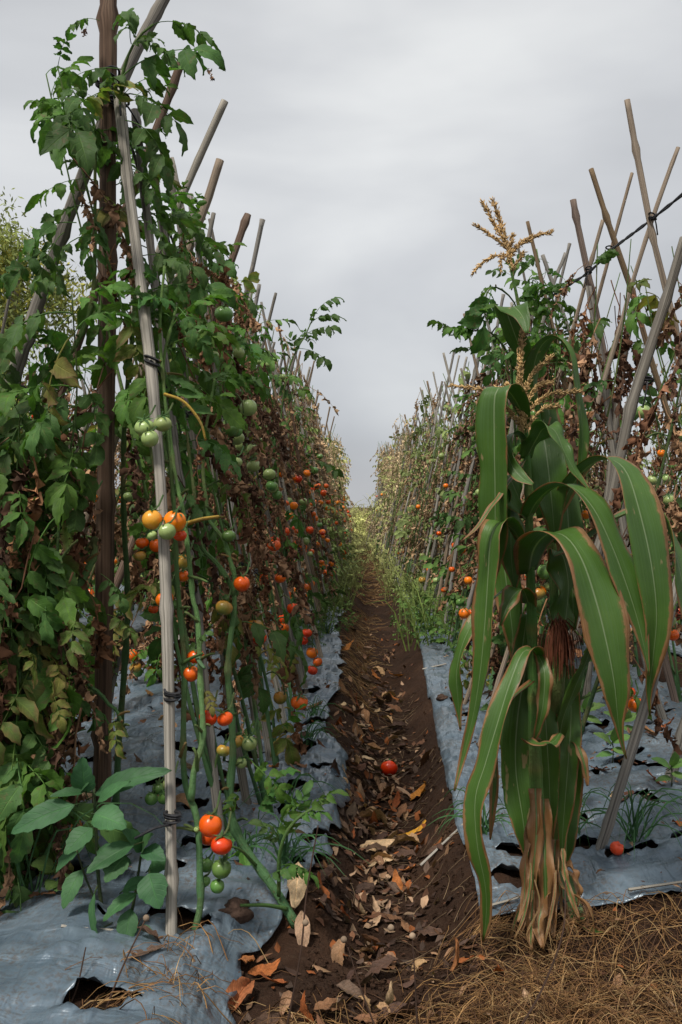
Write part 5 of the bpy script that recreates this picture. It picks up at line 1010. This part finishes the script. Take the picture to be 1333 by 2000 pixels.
for k in range(110):
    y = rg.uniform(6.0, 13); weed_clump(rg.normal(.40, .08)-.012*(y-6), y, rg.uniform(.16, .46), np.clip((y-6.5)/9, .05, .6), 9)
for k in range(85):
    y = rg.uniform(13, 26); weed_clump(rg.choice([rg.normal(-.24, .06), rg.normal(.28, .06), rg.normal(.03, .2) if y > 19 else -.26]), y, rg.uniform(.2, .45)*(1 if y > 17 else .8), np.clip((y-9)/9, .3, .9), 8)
setting(g.obj('furrow_weeds', ['far_leaf']), 'stuff')
g = Geo()
for k in range(220):
    y = rg.uniform(26.5, 34); weed_clump(rg.normal(0, 2.6), y, rg.uniform(.8, 1.35), rg.uniform(.6, .95), 8)
setting(g.obj('far_undergrowth', ['far_leaf']), 'stuff')

# ------------------------------------------------------------------ loose things: fruit on the ground, clods, sticks, pegs
b = W(760, 1488, 3.72); b[2] = float(gz(b[0], b[1]))+.028
o = tag(link('tomato', TOM['red', 0], None, M4(rotm('X', -.9), b, .0325)), 'single ripe red tomato fallen on the furrow floor', 'tomato'); link('calyx', CAL[0], o)
V, F, U = ball(1.0, 24, 16); th = U[:, 1]*np.pi; ph = U[:, 0]*2*np.pi
V = V*(1-.20*np.abs(np.cos(2.5*ph+.4))*np.clip(np.cos(th)+.3, 0, 1))[:, None]; V[:, 2] -= .45*np.exp(-(th/.5)**2); q = Geo(); q.add(V, F, U, (.62, .05, .012))
b = W(1206, 1692, 2.40); b[2] = float(gz(b[0], b[1]))+.032; o = q.obj('tomato', ['tomato']); o.matrix_basis = M4(rotm('Y', .5) @ rotm('X', .3), b, .0175); tag(o, 'small wrinkled red tomato lying on the smooth film', 'tomato')
def clod(px, py, Yd, r, lb, mt='stone'):
    V, F, U = ball(1.0, 28, 18); V = V*(1+.55*fbm(V[:, 0]*1.7+px, V[:, 1]*1.7+V[:, 2]*2.3, 5))[:, None]*[1.1, .9, .7]; q = Geo(); q.add(V*r, F, U)
    b = W(px, py, Yd); b[2] = float(gz(b[0], b[1]))+r*.45+(.018 if abs(b[0]-.045) > .19 and py < 1800 else 0); o = q.obj('soil_clod', [mt]); o.location = b; tag(o, lb, 'clod')
for a in [(863, 1376, 4.45, .024, 'reddish clod on the smooth film by the furrow'), (598, 1461, 3.65, .020, 'reddish clod on the torn film beside a grass tuft'), (628, 1210, 7.6, .045, 'dark clod on the torn film far along the furrow'), (715, 1735, 2.55, .024, 'dark round clod among the leaves on the furrow floor'), (460, 1862, 2.12, .034, 'large dark clod at the torn film corner'), (455, 1930, 1.95, .02, 'small clod just below the large dark one')]: clod(*a)
def stick(pts, r, mat, nm, lb, cat, T=(.3, .2, .1), sides=6, flat=1.0, drop=None):
    C = px_path(pts, 24)
    if drop is not None: C[:, 2] = np.linspace(float(gz(*C[0][:2])), float(gz(*C[-1][:2])), 24)+drop
    q = Geo(); q.add(*tube(C, np.linspace(r, r*.75, 24), sides, True, flat), T=T); tag(q.obj(nm, [mat], loc=C[0]), lb, cat)
stick([(120, 1942, 1.93), (255, 1938, 1.95)], .006, 'bamboo_pale', 'bamboo_peg', 'pale split bamboo peg holding down the torn film', 'peg', flat=.5, drop=.030)
stick([(1228, 1776, 2.20), (1345, 1776, 2.20)], .007, 'bamboo_pale', 'bamboo_peg', 'pale split bamboo peg on the smooth film front edge', 'peg', flat=.5, drop=.032)
stick([(960, 1778, 2.18), (1030, 1774, 2.2)], .005, 'bamboo_pale', 'bamboo_peg', 'thin pale peg on the film just left of the corn foot', 'peg', flat=.5, drop=.028)
stick([(822, 1696, 2.66), (908, 1656, 2.72)], .0042, 'bamboo_pale', 'stick', 'pale straight stick lying across the furrow bank', 'stick', drop=.02)
stick([(826, 1293, 5.4), (872, 1286, 5.45)], .006, 'bamboo_pale', 'stick', 'pale stick on the film far along the furrow', 'stick', drop=.03)
def stalk_twig(pts, r, lb, buds):
    C = px_path(pts, 30); q = Geo(); q.add(*tube(C, np.linspace(r, r*.6, 30), 5), T=(.045, .026, .018)); o = q.obj('dry_weed_stalk', ['dry'], loc=C[0]); tag(o, lb, 'dry stalk', 'bare dry stalks before the furrow')
    for bp in buds: v, f, u = ball(.006, 8, 6); q = Geo(); p = W(*bp); q.add(v+p, f, u, (.26, .19, .13)); q.obj('bud', ['dry'], o, loc=C[0]); 
stalk_twig([(560, 2010, 1.72), (588, 1860, 1.75), (600, 1740, 1.78), (622, 1612, 1.82)], .0022, 'tall thin bare stalk rising beside the torn film edge', [(597, 1802, 1.75)])
stalk_twig([(735, 2010, 1.7), (705, 1930, 1.72), (680, 1850, 1.74)], .0018, 'short bare stalk in the middle of the leaf litter', [(672, 1775+60, 1.74)])
stalk_twig([(815, 2010, 1.7), (812, 1930, 1.72), (806, 1830, 1.75)], .0018, 'bare stalk with a pale bud before the furrow', [(806, 1828, 1.75), (764, 1812, 1.75)])
stalk_twig([(1015, 2010, 1.72), (1060, 1930, 1.75), (1100, 1820, 1.8), (1105, 1720, 1.85)], .0022, 'dark bent stalk leaning up before the corn foot', [])
stalk_twig([(115, 2010, 1.7), (150, 1930, 1.74), (168, 1850, 1.78)], .002, 'bare stalk rising before the bushy weed', [])
stalk_twig([(195, 2005, 1.7), (235, 1900, 1.75), (285, 1795, 1.8)], .0022, 'slanting bare stalk with a pale bud tip by the bushy weed', [(286, 1793, 1.8)])

# ------------------------------------------------------------------ tree beyond the field
TX, TY = -9.3, 25.5; tr = root('tree', (TX, TY, 0), 'pale green airy tree standing beyond the row with the brown post', 'tree')
g = Geo(); rg = np.random.default_rng(51); tips = []
g.add(*tube(spline([(0, 0, 0), (.1, 0, 2.2), (-.1, .1, 4.5), (.2, 0, 7.4)], 20), np.linspace(.22, .05, 20), 8))
for k in range(16):
    z = rg.uniform(1.6, 6.8); a = rg.uniform(0, 6.28); l = rg.uniform(1.0, 2.0)*(1-.5*abs(z-4)/4); e = np.array([math.cos(a)*l, math.sin(a)*l, z+rg.uniform(.6, 1.5)]); g.add(*tube(spline([(0, 0, z), (e[0]*.5, e[1]*.5, z+.5), e], 8), np.linspace(.06, .015, 8), 5)); tips.append(e); tips.append(e*[.6, .6, 1]+[0, 0, -.2])
g.obj('trunk', ['bark'], tr)
g = Geo()
for e in tips:
    for c in range(17):
        cc = e+rg.normal(0, .5, 3); tn = np.array([.23, .27, .08])*rg.uniform(.6, 1.3)*(np.array([1.35, 1.1, .7]) if rg.random() < .25 else 1)
        for k in range(34):
            p = cc+rg.normal(0, .2, 3)*[1, 1, 1.3]; d = rg.normal(0, 1, 3)+[0, 0, -.9]; R = frame(d, rg.normal(0, 1, 3)); l = rg.uniform(.13, .24); g.add(np.array([[0, 0, 0], [l*.5, l*.16, 0], [l, 0, 0], [l*.5, -l*.16, 0]]) @ R.T+p, [np.array([[0, 1, 2, 3]])], None, tn*rg.uniform(.75, 1.3))
q = g.obj('crown', ['far_leaf'], tr)
